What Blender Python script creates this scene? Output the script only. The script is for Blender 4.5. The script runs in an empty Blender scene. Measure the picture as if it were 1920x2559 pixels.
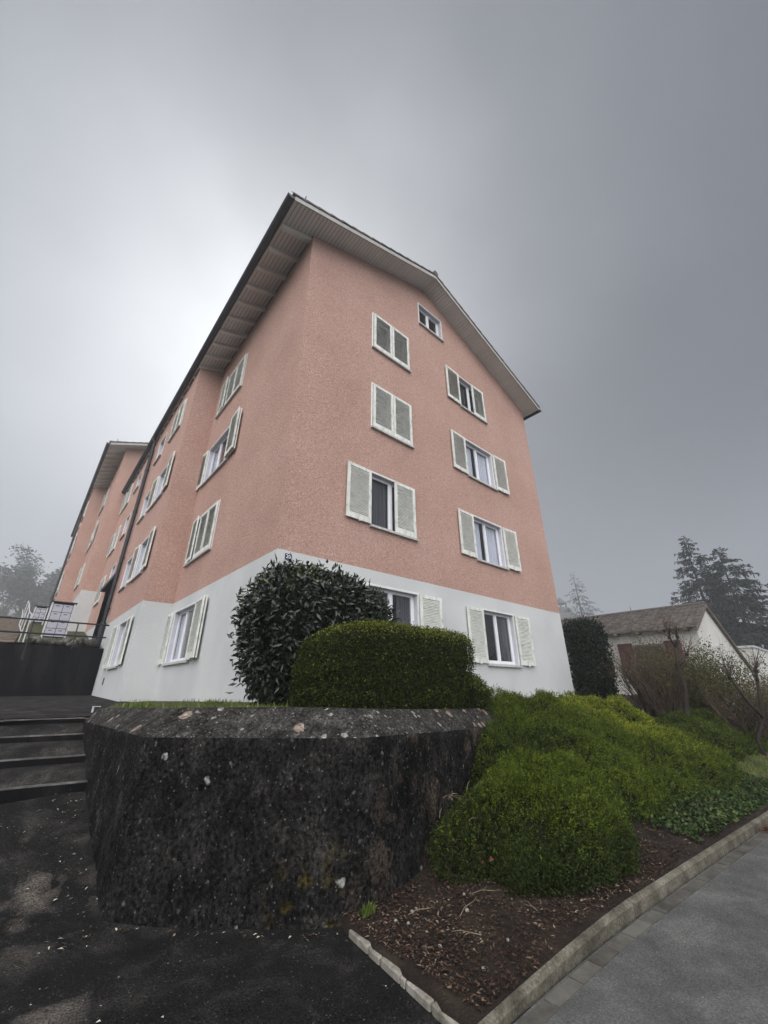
import bpy, bmesh, math, random
import numpy as np
from mathutils import Vector, Matrix
S = bpy.context.scene
COL = S.collection
rng = np.random.default_rng(7)
random.seed(7)
R = math.radians

# ------------------------------------------------------------------ camera
CAM = Vector((-2.926, -6.259, 1.6))
cd = bpy.data.cameras.new("camera"); cam = bpy.data.objects.new("camera", cd); COL.objects.link(cam)
yaw, pit, rol = R(41.112), R(24.395), R(-0.2285)
fw = Vector((math.sin(yaw)*math.cos(pit), math.cos(yaw)*math.cos(pit), math.sin(pit)))
rt = Vector((math.cos(yaw), -math.sin(yaw), 0)); up = rt.cross(fw)
rt2 = math.cos(rol)*rt + math.sin(rol)*up; up2 = -math.sin(rol)*rt + math.cos(rol)*up
mw = Matrix((rt2, up2, -fw)).transposed().to_4x4(); mw.translation = CAM
cam.matrix_world = mw
cd.sensor_fit = 'HORIZONTAL'; cd.sensor_width = 36.0; cd.lens = 36.0*975.29/1920
cd.clip_start = 0.05; cd.clip_end = 600
S.camera = cam

# ------------------------------------------------------------------ render settings
S.render.engine = 'CYCLES'
S.cycles.use_denoising = True
S.cycles.max_bounces = 6; S.cycles.diffuse_bounces = 3; S.cycles.glossy_bounces = 3
S.cycles.transparent_max_bounces = 8; S.cycles.volume_bounces = 1
S.view_settings.view_transform = 'Standard'; S.view_settings.look = 'None'
S.view_settings.exposure = 0.0; S.view_settings.gamma = 1.0

# ------------------------------------------------------------------ world: overcast, fog-lit sky with a bright veil where the sun sits
SUN_AZ, SUN_EL = 22.0, 45.0
W = bpy.data.worlds.new("World"); S.world = W; W.use_nodes = True
nt = W.node_tree; nd = nt.nodes; ln = nt.links
for n in list(nd): nd.remove(n)
def wn(t, **k):
    n = nd.new(t)
    for a, b in k.items(): setattr(n, a, b)
    return n
def wmath(op, a, b=None, c=None, clamp=False):
    n = wn('ShaderNodeMath', operation=op); n.use_clamp = clamp
    for i, v in enumerate((a, b, c)):
        if v is None: continue
        if isinstance(v, (int, float)): n.inputs[i].default_value = v
        else: ln.new(v, n.inputs[i])
    return n.outputs[0]
def wdot(vec, d):
    n = wn('ShaderNodeVectorMath', operation='DOT_PRODUCT'); ln.new(vec, n.inputs[0]); n.inputs[1].default_value = d
    return n.outputs['Value']
def wramp(fac, stops, interp='EASE'):
    n = wn('ShaderNodeValToRGB'); n.color_ramp.interpolation = interp
    e = n.color_ramp.elements
    while len(e) < len(stops): e.new(0.5)
    for i, (p, c) in enumerate(stops):
        e[i].position = p; e[i].color = (c[0], c[1], c[2], 1) if isinstance(c, tuple) else (c, c, c, 1)
    ln.new(fac, n.inputs[0]); return n.outputs[0]
tc = wn('ShaderNodeTexCoord'); DIR = tc.outputs['Generated']
sky = wn('ShaderNodeTexSky'); sky.sky_type = 'NISHITA'; sky.sun_disc = False
sky.sun_elevation = R(SUN_EL); sky.sun_rotation = R(SUN_AZ); sky.dust_density = 6.0; sky.air_density = 1.5
hs = wn('ShaderNodeHueSaturation'); hs.inputs['Saturation'].default_value = 0.12; ln.new(sky.outputs[0], hs.inputs['Color'])
sd = Vector((math.sin(R(SUN_AZ))*math.cos(R(SUN_EL)), math.cos(R(SUN_AZ))*math.cos(R(SUN_EL)), math.sin(R(SUN_EL))))
dotg = wdot(DIR, sd)
nz = wn('ShaderNodeTexNoise'); nz.inputs['Scale'].default_value = 1.7; nz.inputs['Detail'].default_value = 3.0; nz.inputs['Roughness'].default_value = 0.45
ln.new(DIR, nz.inputs['Vector'])
ang = wmath('ARCCOSINE', wmath('ADD', dotg, wmath('MULTIPLY', wmath('SUBTRACT', nz.outputs[0], 0.5), 0.11), clamp=False))
angn = wmath('DIVIDE', ang, math.pi/2, clamp=True)   # 0..1 for 0..90 deg
veil = wramp(angn, [(0.0, (0.90,0.91,0.93)), (0.10, (0.80,0.82,0.85)), (0.25, (0.47,0.49,0.525)), (0.41, (0.225,0.24,0.272)), (0.62, (0.14,0.152,0.182)), (1.0, (0.125,0.137,0.167))], 'B_SPLINE')
# pale fog low over the horizon
sx = wn('ShaderNodeSeparateXYZ'); ln.new(DIR, sx.inputs[0])
low = wmath('POWER', wmath('SUBTRACT', 1.0, wmath('ABSOLUTE', sx.outputs['Z'])), 3.2)
# broad bright sky lobe behind the viewer, added to light walls and ground
bk = wdot(DIR, tuple(Vector((-0.50, -0.57, 0.66)).normalized()))
bkf = wramp(wmath('ADD', bk, 0.0, clamp=True), [(0.50, 0.0), (0.86, 1.0)])
def wmixadd(a, b, scale):
    m = wn('ShaderNodeVectorMath', operation='SCALE'); ln.new(b, m.inputs[0])
    if isinstance(scale, (int, float)): m.inputs['Scale'].default_value = scale
    else: ln.new(scale, m.inputs['Scale'])
    s = wn('ShaderNodeVectorMath', operation='ADD'); ln.new(a, s.inputs[0]); ln.new(m.outputs[0], s.inputs[1]); return s.outputs[0]
def wrgb(c):
    n = wn('ShaderNodeCombineXYZ'); n.inputs[0].default_value, n.inputs[1].default_value, n.inputs[2].default_value = c; return n.outputs[0]
nz2 = wn('ShaderNodeTexNoise'); nz2.inputs['Scale'].default_value = 3.1; nz2.inputs['Detail'].default_value = 5.0; nz2.inputs['Roughness'].default_value = 0.5; ln.new(DIR, nz2.inputs['Vector'])
vs_ = wn('ShaderNodeVectorMath', operation='SCALE'); ln.new(veil, vs_.inputs[0]); ln.new(wmath('ADD', wmath('MULTIPLY', nz2.outputs[0], 0.36), 0.82), vs_.inputs['Scale']); veil = vs_.outputs[0]
sc10 = wn('ShaderNodeVectorMath', operation='SCALE'); ln.new(veil, sc10.inputs[0]); sc10.inputs['Scale'].default_value = 10.0
c1 = wmixadd(sc10.outputs[0], wrgb((3.2, 3.3, 3.5)), low)
c2 = wmixadd(c1, wrgb((33.0, 32.7, 32.2)), bkf)
lf = wdot(DIR, tuple(Vector((math.sin(R(-14))*math.cos(R(24)), math.cos(R(-14))*math.cos(R(24)), math.sin(R(24))))))
lff = wramp(wmath('ADD', lf, 0.0, clamp=True), [(0.62, 0.0), (1.0, 1.0)])
c2 = wmixadd(c2, wrgb((1.3, 1.38, 1.5)), lff)
c3 = wmixadd(c2, hs.outputs[0], 0.03)
bg = wn('ShaderNodeBackground'); bg.inputs['Strength'].default_value = 0.1; ln.new(c3, bg.inputs['Color'])
wo = wn('ShaderNodeOutputWorld'); ln.new(bg.outputs[0], wo.inputs[0])

sl = bpy.data.lights.new("sun", 'SUN'); sl.energy = 0.8; sl.angle = R(24); sl.color = (1.0, 0.97, 0.92)
so = bpy.data.objects.new("sun", sl); COL.objects.link(so)
so.rotation_euler = sd.to_track_quat('Z', 'Y').to_euler()

# ------------------------------------------------------------------ materials
def mat(name, stops, scale=4.0, detail=4.0, rough=0.8, rough2=None, bump=0.0, bscale=40.0, bdetail=3.0, spec=0.3,
        stretch=(1,1,1), island=0.0, spots=None, distort=0.0, transl=0.0, nrough=.5, metal=0.0, bdist=0.01, grain=None):
    """noise-driven colour ramp + bump, object coordinates; island = value jitter per mesh island"""
    m = bpy.data.materials.new(name); m.use_nodes = True
    t = m.node_tree; n = t.nodes; l = t.links
    b = n['Principled BSDF']; b.inputs['Roughness'].default_value = rough
    b.inputs['Specular IOR Level'].default_value = spec; b.inputs['Metallic'].default_value = metal
    co = n.new('ShaderNodeTexCoord'); mp = n.new('ShaderNodeMapping'); mp.inputs['Scale'].default_value = stretch
    l.new(co.outputs['Object'], mp.inputs[0])
    no = n.new('ShaderNodeTexNoise'); no.inputs['Scale'].default_value = scale; no.inputs['Detail'].default_value = detail
    no.inputs['Distortion'].default_value = distort; no.inputs['Roughness'].default_value = nrough
    l.new(mp.outputs[0], no.inputs['Vector'])
    fac = no.outputs[0]
    if island:
        g = n.new('ShaderNodeNewGeometry'); a = n.new('ShaderNodeMapRange')
        a.inputs['To Min'].default_value = -island; a.inputs['To Max'].default_value = island
        l.new(g.outputs['Random Per Island'], a.inputs['Value'])
        ad = n.new('ShaderNodeMath'); ad.operation = 'ADD'; l.new(fac, ad.inputs[0]); l.new(a.outputs[0], ad.inputs[1]); fac = ad.outputs[0]
    cr = n.new('ShaderNodeValToRGB'); e = cr.color_ramp.elements
    while len(e) < len(stops): e.new(0.5)
    for i, (p, c) in enumerate(stops): e[i].position = p; e[i].color = (*c, 1)
    l.new(fac, cr.inputs[0]); color = cr.outputs[0]
    for sp in spots or []:
        # sp: scale, radius, colour, softness, density threshold, stretch
        mp2 = n.new('ShaderNodeMapping'); mp2.inputs['Scale'].default_value = sp.get('stretch', (1,1,1)); mp2.inputs['Location'].default_value = sp.get('loc', (0,0,0))
        l.new(co.outputs['Object'], mp2.inputs[0])
        dn = n.new('ShaderNodeTexNoise'); dn.inputs['Scale'].default_value = sp['scale']*1.3; dn.inputs['Detail'].default_value = 3
        l.new(mp2.outputs[0], dn.inputs['Vector'])
        vm = n.new('ShaderNodeVectorMath'); vm.operation = 'MULTIPLY_ADD'
        vm.inputs[1].default_value = (sp.get('warp', .35)/sp['scale'],)*3
        l.new(dn.outputs['Color'], vm.inputs[0]); l.new(mp2.outputs[0], vm.inputs[2])
        vo = n.new('ShaderNodeTexVoronoi'); vo.inputs['Scale'].default_value = sp['scale']; vo.inputs['Randomness'].default_value = 1
        l.new(vm.outputs[0], vo.inputs['Vector'])
        sxx = n.new('ShaderNodeSeparateColor'); l.new(vo.outputs['Color'], sxx.inputs[0])
        # random radius per cell
        mr = n.new('ShaderNodeMapRange'); mr.inputs['From Min'].default_value = sp.get('dens', .6); mr.inputs['From Max'].default_value = 1
        mr.inputs['To Min'].default_value = 0; mr.inputs['To Max'].default_value = sp['radius']; l.new(sxx.outputs[0], mr.inputs['Value'])
        sb = n.new('ShaderNodeMath'); sb.operation = 'SUBTRACT'; l.new(mr.outputs[0], sb.inputs[0]); l.new(vo.outputs['Distance'], sb.inputs[1])
        dv = n.new('ShaderNodeMath'); dv.operation = 'DIVIDE'; dv.use_clamp = True; l.new(sb.outputs[0], dv.inputs[0]); dv.inputs[1].default_value = sp.get('soft', .06)
        f2 = n.new('ShaderNodeMath'); f2.operation = 'MULTIPLY'; l.new(dv.outputs[0], f2.inputs[0]); f2.inputs[1].default_value = sp.get('amt', .85)
        fout = f2.outputs[0]
        if 'zone' in sp:   # (centre, radius): only near that point of the wall
            dd = n.new('ShaderNodeVectorMath'); dd.operation = 'DISTANCE'; l.new(co.outputs['Object'], dd.inputs[0]); dd.inputs[1].default_value = sp['zone'][0]
            zr = n.new('ShaderNodeMapRange'); zr.inputs['From Min'].default_value = sp['zone'][1]; zr.inputs['From Max'].default_value = sp['zone'][1]*.4
            l.new(dd.outputs['Value'], zr.inputs['Value'])
            f3 = n.new('ShaderNodeMath'); f3.operation = 'MULTIPLY'; l.new(fout, f3.inputs[0]); l.new(zr.outputs[0], f3.inputs[1]); fout = f3.outputs[0]
        mx = n.new('ShaderNodeMix'); mx.data_type = 'RGBA'; l.new(fout, mx.inputs['Factor']); l.new(color, mx.inputs[6]); mx.inputs[7].default_value = (*sp['color'], 1)
        color = mx.outputs[2]
    if grain:
        gn = n.new('ShaderNodeTexNoise'); gn.inputs['Scale'].default_value = grain[0]; gn.inputs['Detail'].default_value = 5; gn.inputs['Roughness'].default_value = .65; l.new(mp.outputs[0], gn.inputs['Vector'])
        gm = n.new('ShaderNodeMapRange'); gm.inputs['From Min'].default_value = .36; gm.inputs['From Max'].default_value = .66; gm.inputs['To Min'].default_value = 1-grain[1]; gm.inputs['To Max'].default_value = 1+grain[1]*grain[2]
        l.new(gn.outputs[0], gm.inputs['Value']); gs = n.new('ShaderNodeVectorMath'); gs.operation = 'SCALE'; l.new(color, gs.inputs[0]); l.new(gm.outputs[0], gs.inputs['Scale']); color = gs.outputs[0]
    l.new(color, b.inputs['Base Color'])
    if rough2 is not None:
        r2 = n.new('ShaderNodeMapRange'); r2.inputs['From Min'].default_value = .35; r2.inputs['From Max'].default_value = .65
        r2.inputs['To Min'].default_value = rough; r2.inputs['To Max'].default_value = rough2; l.new(no.outputs[0], r2.inputs['Value']); l.new(r2.outputs[0], b.inputs['Roughness'])
    if bump:
        bn = n.new('ShaderNodeTexNoise'); bn.inputs['Scale'].default_value = bscale; bn.inputs['Detail'].default_value = bdetail
        l.new(mp.outputs[0], bn.inputs['Vector'])
        bp = n.new('ShaderNodeBump'); bp.inputs['Strength'].default_value = bump; bp.inputs['Distance'].default_value = bdist
        l.new(bn.outputs[0], bp.inputs['Height']); l.new(bp.outputs[0], b.inputs['Normal'])
    if transl:
        tr = n.new('ShaderNodeBsdfTranslucent'); l.new(color, tr.inputs['Color'])
        ms = n.new('ShaderNodeMixShader'); ms.inputs[0].default_value = transl
        l.new(b.outputs[0], ms.inputs[1]); l.new(tr.outputs[0], ms.inputs[2]); l.new(ms.outputs[0], n['Material Output'].inputs[0])
    return m
def flat(name, c, rough=.6, spec=.3, metal=0.0, var=.12, scale=6.0, bump=0.0, bscale=60):
    lo = tuple(v*(1-var) for v in c); hi = tuple(min(1, v*(1+var)) for v in c)
    return mat(name, [(.3, lo), (.7, hi)], scale=scale, rough=rough, spec=spec, metal=metal, bump=bump, bscale=bscale)

def render_mat(name, cols, bump, dark, bdist):
    """rough-cast render: worm-like grains of light and dark over slow weather stains"""
    m = mat(name, cols, scale=.55, detail=5, rough=.92, spec=.15)
    t = m.node_tree; n = t.nodes; l = t.links; b = n['Principled BSDF']
    co = [x for x in n if x.type == 'TEX_COORD'][0]
    g1 = n.new('ShaderNodeTexNoise'); g1.inputs['Scale'].default_value = 29; g1.inputs['Detail'].default_value = 4; g1.inputs['Roughness'].default_value = .6; g1.inputs['Distortion'].default_value = 1.6
    l.new(co.outputs['Object'], g1.inputs['Vector'])
    src = b.inputs['Base Color'].links[0].from_socket
    mr = n.new('ShaderNodeMapRange'); mr.inputs['From Min'].default_value = .34; mr.inputs['From Max'].default_value = .66; mr.inputs['To Min'].default_value = 1-dark; mr.inputs['To Max'].default_value = 1+dark*.7
    l.new(g1.outputs[0], mr.inputs['Value'])
    sc = n.new('ShaderNodeVectorMath'); sc.operation = 'SCALE'; l.new(src, sc.inputs[0]); l.new(mr.outputs[0], sc.inputs['Scale']); l.new(sc.outputs[0], b.inputs['Base Color'])
    bp = n.new('ShaderNodeBump'); bp.inputs['Strength'].default_value = bump; bp.inputs['Distance'].default_value = bdist
    l.new(g1.outputs[0], bp.inputs['Height']); l.new(bp.outputs[0], b.inputs['Normal'])
    return m
M = {}
M['pink'] = render_mat('pink_render', [(.30, (.485,.305,.253)), (.55, (.54,.345,.288)), (.75, (.57,.375,.322))], 1.0, .36, .035)
M['white'] = render_mat('white_render', [(.30, (.47,.483,.488)), (.52, (.535,.545,.55)), (.72, (.575,.58,.585))], .4, .06, .008)
M['paint'] = mat('white_paint', [(.3, (.62,.62,.60)), (.62, (.72,.72,.71))], scale=7, rough=.45)
M['pvc'] = flat('window_frame_white', (.74,.74,.78), rough=.35, var=.04)
M['reveal'] = flat('reveal_paint', (.47,.465,.52), rough=.6, var=.06)
M['shutter'] = mat('weathered_shutter_paint', [(.26, (.36,.37,.33)), (.40, (.58,.59,.55)), (.6, (.70,.70,.665)), (.8, (.75,.75,.72))], scale=16, detail=6, rough=.7, stretch=(1,1,.35), bump=.3, bscale=50)
M['slat'] = mat('weathered_shutter_slats', [(.26, (.40,.41,.37)), (.45, (.58,.59,.55)), (.65, (.68,.68,.645))], scale=9, detail=6, rough=.75, stretch=(.5,.5,3))
M['sill'] = mat('sill_stone', [(.3, (.36,.355,.34)), (.65, (.52,.515,.50))], scale=12, rough=.7)
M['beam'] = mat('rafter_paint', [(.3, (.60,.59,.56)), (.7, (.70,.69,.66))], scale=3, rough=.6)
M['verge'] = flat('verge_paint', (.34,.335,.32), rough=.6)
M['soffit'] = mat('soffit_boards', [(.3, (.57,.56,.53)), (.7, (.66,.65,.62))], scale=3, rough=.6, stretch=(1,.15,1))
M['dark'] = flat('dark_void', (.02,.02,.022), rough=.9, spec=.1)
M['metal_dark'] = mat('dark_painted_metal', [(.35, (.012,.0135,.019)), (.7, (.024,.026,.034))], scale=5, rough=.45, spec=.3)
M['tile'] = mat('roof_tile', [(.3, (.055,.048,.045)), (.55, (.10,.085,.075)), (.75, (.15,.125,.105))], scale=9, detail=5, rough=.85, bump=.4, bscale=30, island=.22)
M['galv'] = mat('galvanised_steel', [(.35, (.42,.43,.45)), (.7, (.6,.61,.63))], scale=9, rough=.45, metal=.3)
M['box_white'] = flat('letterbox_enamel', (.42,.42,.48), rough=.4, var=.05)
M['curtain'] = mat('net_curtain', [(.35, (.66,.67,.74)), (.65, (.82,.83,.88))], scale=9, rough=.9, stretch=(6,6,.15))
M['drape'] = mat('dark_drape', [(.35, (.045,.045,.05)), (.65, (.13,.13,.14))], scale=9, rough=.9, stretch=(5,5,.12))
M['plate'] = flat('enamel_blue', (.012,.014,.06), rough=.25, spec=.6, var=.05)
M['digit'] = flat('enamel_white', (.75,.76,.8), rough=.3, var=.03)
M['canopy'] = flat('canopy_concrete', (.16,.17,.165), rough=.8)
def glass():
    m = bpy.data.materials.new('window_glass'); m.use_nodes = True; n = m.node_tree.nodes; l = m.node_tree.links
    n.remove(n['Principled BSDF'])
    tr = n.new('ShaderNodeBsdfTransparent'); tr.inputs[0].default_value = (.9,.91,.93,1)
    gl = n.new('ShaderNodeBsdfGlossy'); gl.inputs['Roughness'].default_value = .03
    fr = n.new('ShaderNodeLayerWeight'); fr.inputs[0].default_value = .5
    pw = n.new('ShaderNodeMath'); pw.operation = 'POWER'; l.new(fr.outputs['Facing'], pw.inputs[0]); pw.inputs[1].default_value = 4
    mu = n.new('ShaderNodeMath'); mu.operation = 'MULTIPLY_ADD'; l.new(pw.outputs[0], mu.inputs[0]); mu.inputs[1].default_value = .8; mu.inputs[2].default_value = .045
    mx = n.new('ShaderNodeMixShader'); l.new(mu.outputs[0], mx.inputs[0]); l.new(tr.outputs[0], mx.inputs[1]); l.new(gl.outputs[0], mx.inputs[2])
    l.new(mx.outputs[0], n['Material Output'].inputs[0]); return m
M['glass'] = glass()
M['wallcon'] = mat('lichened_concrete', [(.36, (.0055,.0053,.0054)), (.47, (.0098,.0093,.0092)), (.56, (.0155,.0147,.0142)), (.67, (.030,.0285,.027))],
    scale=3.5, detail=10, nrough=.66, grain=(34, .75, 1.7), rough=.95, spec=.06, bump=1.0, bscale=42, bdetail=8, bdist=.03, stretch=(1,1,.8),
    spots=[dict(scale=16, radius=.40, dens=.6, color=(.085,.08,.077), soft=.25, amt=.7, warp=1.0),
           dict(scale=42, radius=.36, dens=.6, color=(.15,.145,.138), soft=.2, amt=.7, warp=.8),
           dict(scale=7, radius=.26, dens=.90, color=(.26,.26,.25), soft=.10, amt=.75, loc=(3,1,7), warp=.8), dict(scale=5, radius=.30, dens=.84, color=(.26,.26,.255), soft=.10, amt=.7, loc=(5,8,2), warp=.8),
           dict(scale=3.2, radius=.9, dens=.0, color=(.082,.063,.049), soft=.6, amt=.8, warp=.9, zone=((1.0,-2.85,.55),2.1)),
           dict(scale=8.0, radius=.8, dens=.05, color=(.055,.042,.010), soft=.6, amt=.75, warp=.9, zone=((-.80,-3.0,.16),.42)),
           dict(scale=3.4, radius=.5, dens=.5, color=(.10,.068,.045), soft=.25, amt=.6, zone=((-.85,-2.95,.8),.36), stretch=(1,1,.35)),
           dict(scale=15, radius=.24, dens=.62, color=(.50,.50,.50), soft=.04, amt=.9, stretch=(1,1,.13), warp=.12, zone=((-1.93,-.9,1.0),1.05))])
M['coping'] = mat('coping_concrete', [(.33, (.013,.0125,.012)), (.47, (.031,.0295,.0275)), (.58, (.052,.0495,.046)), (.7, (.095,.09,.083))],
    scale=5, detail=13, nrough=.7, grain=(40, .6, 1.2), rough=.95, spec=.06, bump=1.0, bscale=42, bdetail=8, bdist=.03,
    spots=[dict(scale=20, radius=.36, dens=.5, color=(.22,.215,.20), soft=.12, amt=.7), dict(scale=45, radius=.36, dens=.55, color=(.30,.29,.28), soft=.12, amt=.7),
           dict(scale=7, radius=.5, dens=.68, color=(.25,.195,.16), soft=.06, amt=.85, loc=(1,5,2)),
           dict(scale=12, radius=.4, dens=.7, color=(.30,.285,.26), soft=.06, amt=.8, loc=(7,5,2))])
M['retain'] = mat('wet_dark_concrete', [(.3, (.003,.003,.0035)), (.55, (.0075,.0075,.008)), (.75, (.028,.026,.026))], scale=1.6, detail=10, nrough=.65, rough=.9, spec=.08, stretch=(1,1,.3), bump=.5, bscale=25)
M['asphalt_dark'] = mat('old_damp_asphalt', [(.32, (.0045,.0045,.005)), (.50, (.0095,.0092,.0092)), (.68, (.026,.024,.0225))],
    scale=3, detail=12, nrough=.68, grain=(75, .7, 1.6), rough=.75, rough2=.92, spec=.12, bump=.9, bscale=120, bdetail=3, bdist=.006, distort=.4,
    spots=[dict(scale=2.1, radius=.7, dens=.0, color=(.085,.075,.066), soft=.38, amt=.9, warp=1.5, zone=((-2.75,-1.2,.2),1.3)), dict(scale=3.0, radius=.6, dens=.25, color=(.085,.075,.066), soft=.38, amt=.9, warp=1.5, zone=((-2.45,-2.55,0),.75)), dict(scale=2.4, radius=.6, dens=.2, color=(.055,.049,.044), soft=.5, amt=.85, warp=1.2, zone=((-1.9,-4.6,0),1.5)), dict(scale=3.4, radius=.6, dens=.1, color=(.055,.045,.038), soft=.4, amt=.8, warp=.9, zone=((-.95,-4.6,0),.7)), dict(scale=60, radius=.34, dens=.6, color=(.11,.105,.10), soft=.14, amt=.6), dict(scale=75, radius=.36, dens=.5, color=(.004,.004,.004), soft=.2, amt=.6, loc=(5,1,0)), dict(scale=22, radius=.12, dens=.9, color=(.45,.44,.42), soft=.03, amt=.9, loc=(2,2,2))])
M['road'] = mat('grey_asphalt', [(.34, (.052,.0515,.052)), (.5, (.082,.081,.081)), (.66, (.125,.123,.12))], scale=2.2, detail=14, nrough=.66, grain=(80, .35, 1.0), rough=.85, bump=.7, bscale=130, bdist=.006,
    spots=[dict(scale=85, radius=.36, dens=.5, color=(.30,.295,.285), soft=.14, amt=.5), dict(scale=60, radius=.36, dens=.55, color=(.04,.04,.042), soft=.14, amt=.55, loc=(4,3,1)),
           dict(scale=9, radius=.09, dens=.93, color=(.6,.6,.58), soft=.03, amt=.9)])
M['tread'] = mat('step_asphalt', [(.32, (.006,.006,.0062)), (.5, (.018,.017,.0165)), (.7, (.055,.05,.046))], scale=3, detail=12, nrough=.68, grain=(60, .7, 1.6), rough=.9, spec=.1, bump=1, bscale=90, bdist=.01,
    spots=[dict(scale=55, radius=.3, dens=.7, color=(.09,.085,.08), soft=.1, amt=.6)])
M['nosing'] = mat('step_edge_stone', [(.34, (.02,.02,.02)), (.5, (.06,.059,.056)), (.68, (.16,.155,.145))], scale=4, detail=12, nrough=.72, rough=.8, bump=.5, bscale=60)
M['kerb'] = mat('kerb_stone', [(.34, (.042,.037,.027)), (.5, (.105,.095,.073)), (.68, (.185,.173,.143))], scale=4, detail=12, nrough=.66, grain=(60, .4, 1.0), rough=.85, bump=.6, bscale=80,
    spots=[dict(scale=30, radius=.35, dens=.65, color=(.075,.07,.05), soft=.15, amt=.6)])
M['slab'] = mat('gutter_slab', [(.34, (.045,.041,.035)), (.5, (.082,.077,.068)), (.68, (.125,.118,.105))], scale=4, detail=12, nrough=.68, rough=.85, bump=.5, bscale=90, island=.12)
M['edging'] = mat('edging_stone', [(.34, (.11,.10,.08)), (.5, (.22,.205,.175)), (.68, (.35,.33,.29))], scale=6, detail=12, nrough=.7, rough=.85, bump=.7, bscale=60,
    spots=[dict(scale=28, radius=.35, dens=.72, color=(.10,.09,.075), soft=.15, amt=.6)])
M['soil'] = mat('dark_soil', [(.3, (.009,.006,.0045)), (.5, (.019,.0125,.009)), (.72, (.036,.026,.018))], scale=4, detail=9, rough=.95, bump=1, bscale=45, bdetail=6, bdist=.03)
M['lawn'] = mat('rough_turf', [(.3, (.035,.03,.014)), (.48, (.045,.05,.015)), (.62, (.075,.075,.022)), (.78, (.10,.075,.035))], scale=2.5, detail=9, rough=.95, bump=1, bscale=40, bdist=.03)
M['chip'] = mat('bark_chips', [(.05, (.014,.008,.006)), (.45, (.036,.02,.013)), (.78, (.075,.042,.026)), (.99, (.22,.17,.125))], scale=3, rough=.9, island=.42)
M['stone'] = mat('pale_pebble', [(.3, (.17,.155,.135)), (.7, (.32,.30,.27))], scale=14, rough=.7, bump=.2)
M['rock'] = mat('rubble_stone', [(.3, (.03,.028,.022)), (.55, (.10,.095,.08)), (.75, (.25,.24,.21))], scale=5, detail=7, rough=.9, bump=.6, bscale=20)
M['twig_pale'] = mat('dry_stem', [(.2, (.10,.075,.05)), (.8, (.24,.195,.14))], scale=5, rough=.85, island=.3)
M['fogged_needle'] = mat('fog_paled_pine_needles', [(.1, (.035,.042,.032)), (.9, (.085,.095,.075))], scale=.6, rough=.8, island=.3)  # paling by fog put into the needle colour of the distant pine
M['bark'] = mat('dark_bark', [(.3, (.011,.0085,.007)), (.55, (.024,.019,.016)), (.75, (.046,.038,.032))], scale=11, detail=6, rough=.9, bump=.8, bscale=35, stretch=(1,1,.4))
M['twig_red'] = mat('red_brown_twigs', [(.1, (.022,.015,.012)), (.5, (.056,.036,.028)), (.95, (.13,.088,.062))], scale=2, rough=.8, island=.4)
M['laurel'] = mat('laurel_leaf', [(.2, (.004,.0075,.0045)), (.5, (.009,.0145,.0085)), (.85, (.024,.034,.017))], scale=1.2, rough=.36, spec=.5, island=.3)
M['laurel_new'] = mat('laurel_young_leaf', [(.2, (.06,.085,.02)), (.8, (.13,.16,.045))], scale=1.2, rough=.4, spec=.45, island=.3)
M['boxleaf'] = mat('box_leaf', [(.1, (.010,.016,.004)), (.45, (.024,.034,.007)), (.75, (.045,.058,.010)), (.97, (.085,.09,.014))], scale=11, detail=3, rough=.6, spec=.12, island=.26, transl=.15)
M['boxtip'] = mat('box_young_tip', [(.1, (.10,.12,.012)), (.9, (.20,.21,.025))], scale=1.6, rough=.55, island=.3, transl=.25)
M['cover'] = mat('cover_leaf', [(.1, (.014,.027,.005)), (.4, (.047,.072,.0083)), (.62, (.100,.134,.0125)), (.92, (.175,.208,.024))], scale=13, detail=3, rough=.6, spec=.12, island=.16, transl=.08)
M['cover_new'] = mat('cover_young_leaf', [(.1, (.17,.20,.017)), (.9, (.32,.34,.035))], scale=1.3, rough=.6, spec=.12, island=.25, transl=.25)
M['cover_shade_dark'] = mat('cover_shaded_leaf', [(.1, (.008,.014,.003)), (.5, (.02,.031,.0055)), (.9, (.045,.06,.012))], scale=1.3, rough=.6, spec=.15, island=.3)  # darker leaf green; paints shade into low and steep sides of the cushions
M['core'] = flat('shrub_dark_core', (.010,.012,.006), rough=.95, spec=.05)  # near-black solid core added inside shrubs to block the view through the leaves
M['ivy'] = mat('ivy_leaf', [(.1, (.015,.03,.008)), (.6, (.035,.062,.018)), (.95, (.09,.115,.035))], scale=2, rough=.6, spec=.12, island=.35)
M['grassblade'] = mat('grass_blade', [(.1, (.045,.075,.012)), (.6, (.10,.15,.025)), (.95, (.19,.2,.06))], scale=3, rough=.6, island=.35, transl=.2)
M['holly'] = mat('dark_evergreen_leaf', [(.2, (.004,.007,.0045)), (.6, (.010,.017,.009)), (.95, (.024,.03,.016))], scale=2, rough=.6, spec=.18, island=.3)
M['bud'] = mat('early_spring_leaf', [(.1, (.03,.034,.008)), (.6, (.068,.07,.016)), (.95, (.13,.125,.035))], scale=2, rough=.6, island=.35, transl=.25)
M['needle'] = mat('conifer_needles', [(.1, (.009,.014,.011)), (.6, (.018,.026,.018)), (.95, (.035,.045,.03))], scale=.6, rough=.7, island=.3)
M['deadleaf'] = mat('fallen_leaf', [(.05, (.03,.02,.015)), (.45, (.075,.05,.034)), (.75, (.26,.22,.16)), (.98, (.6,.57,.48))], scale=3, rough=.8, island=.5)
M['redleaf'] = mat('red_leaf_litter', [(.05, (.04,.014,.01)), (.5, (.10,.035,.022)), (.95, (.19,.10,.05))], scale=3, rough=.8, island=.5)
M['house_wall'] = mat('house_render', [(.3, (.46,.45,.425)), (.7, (.55,.54,.51))], scale=.8, detail=6, rough=.9)
M['maroon'] = flat('maroon_paint', (.075,.022,.026), rough=.6)
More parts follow.
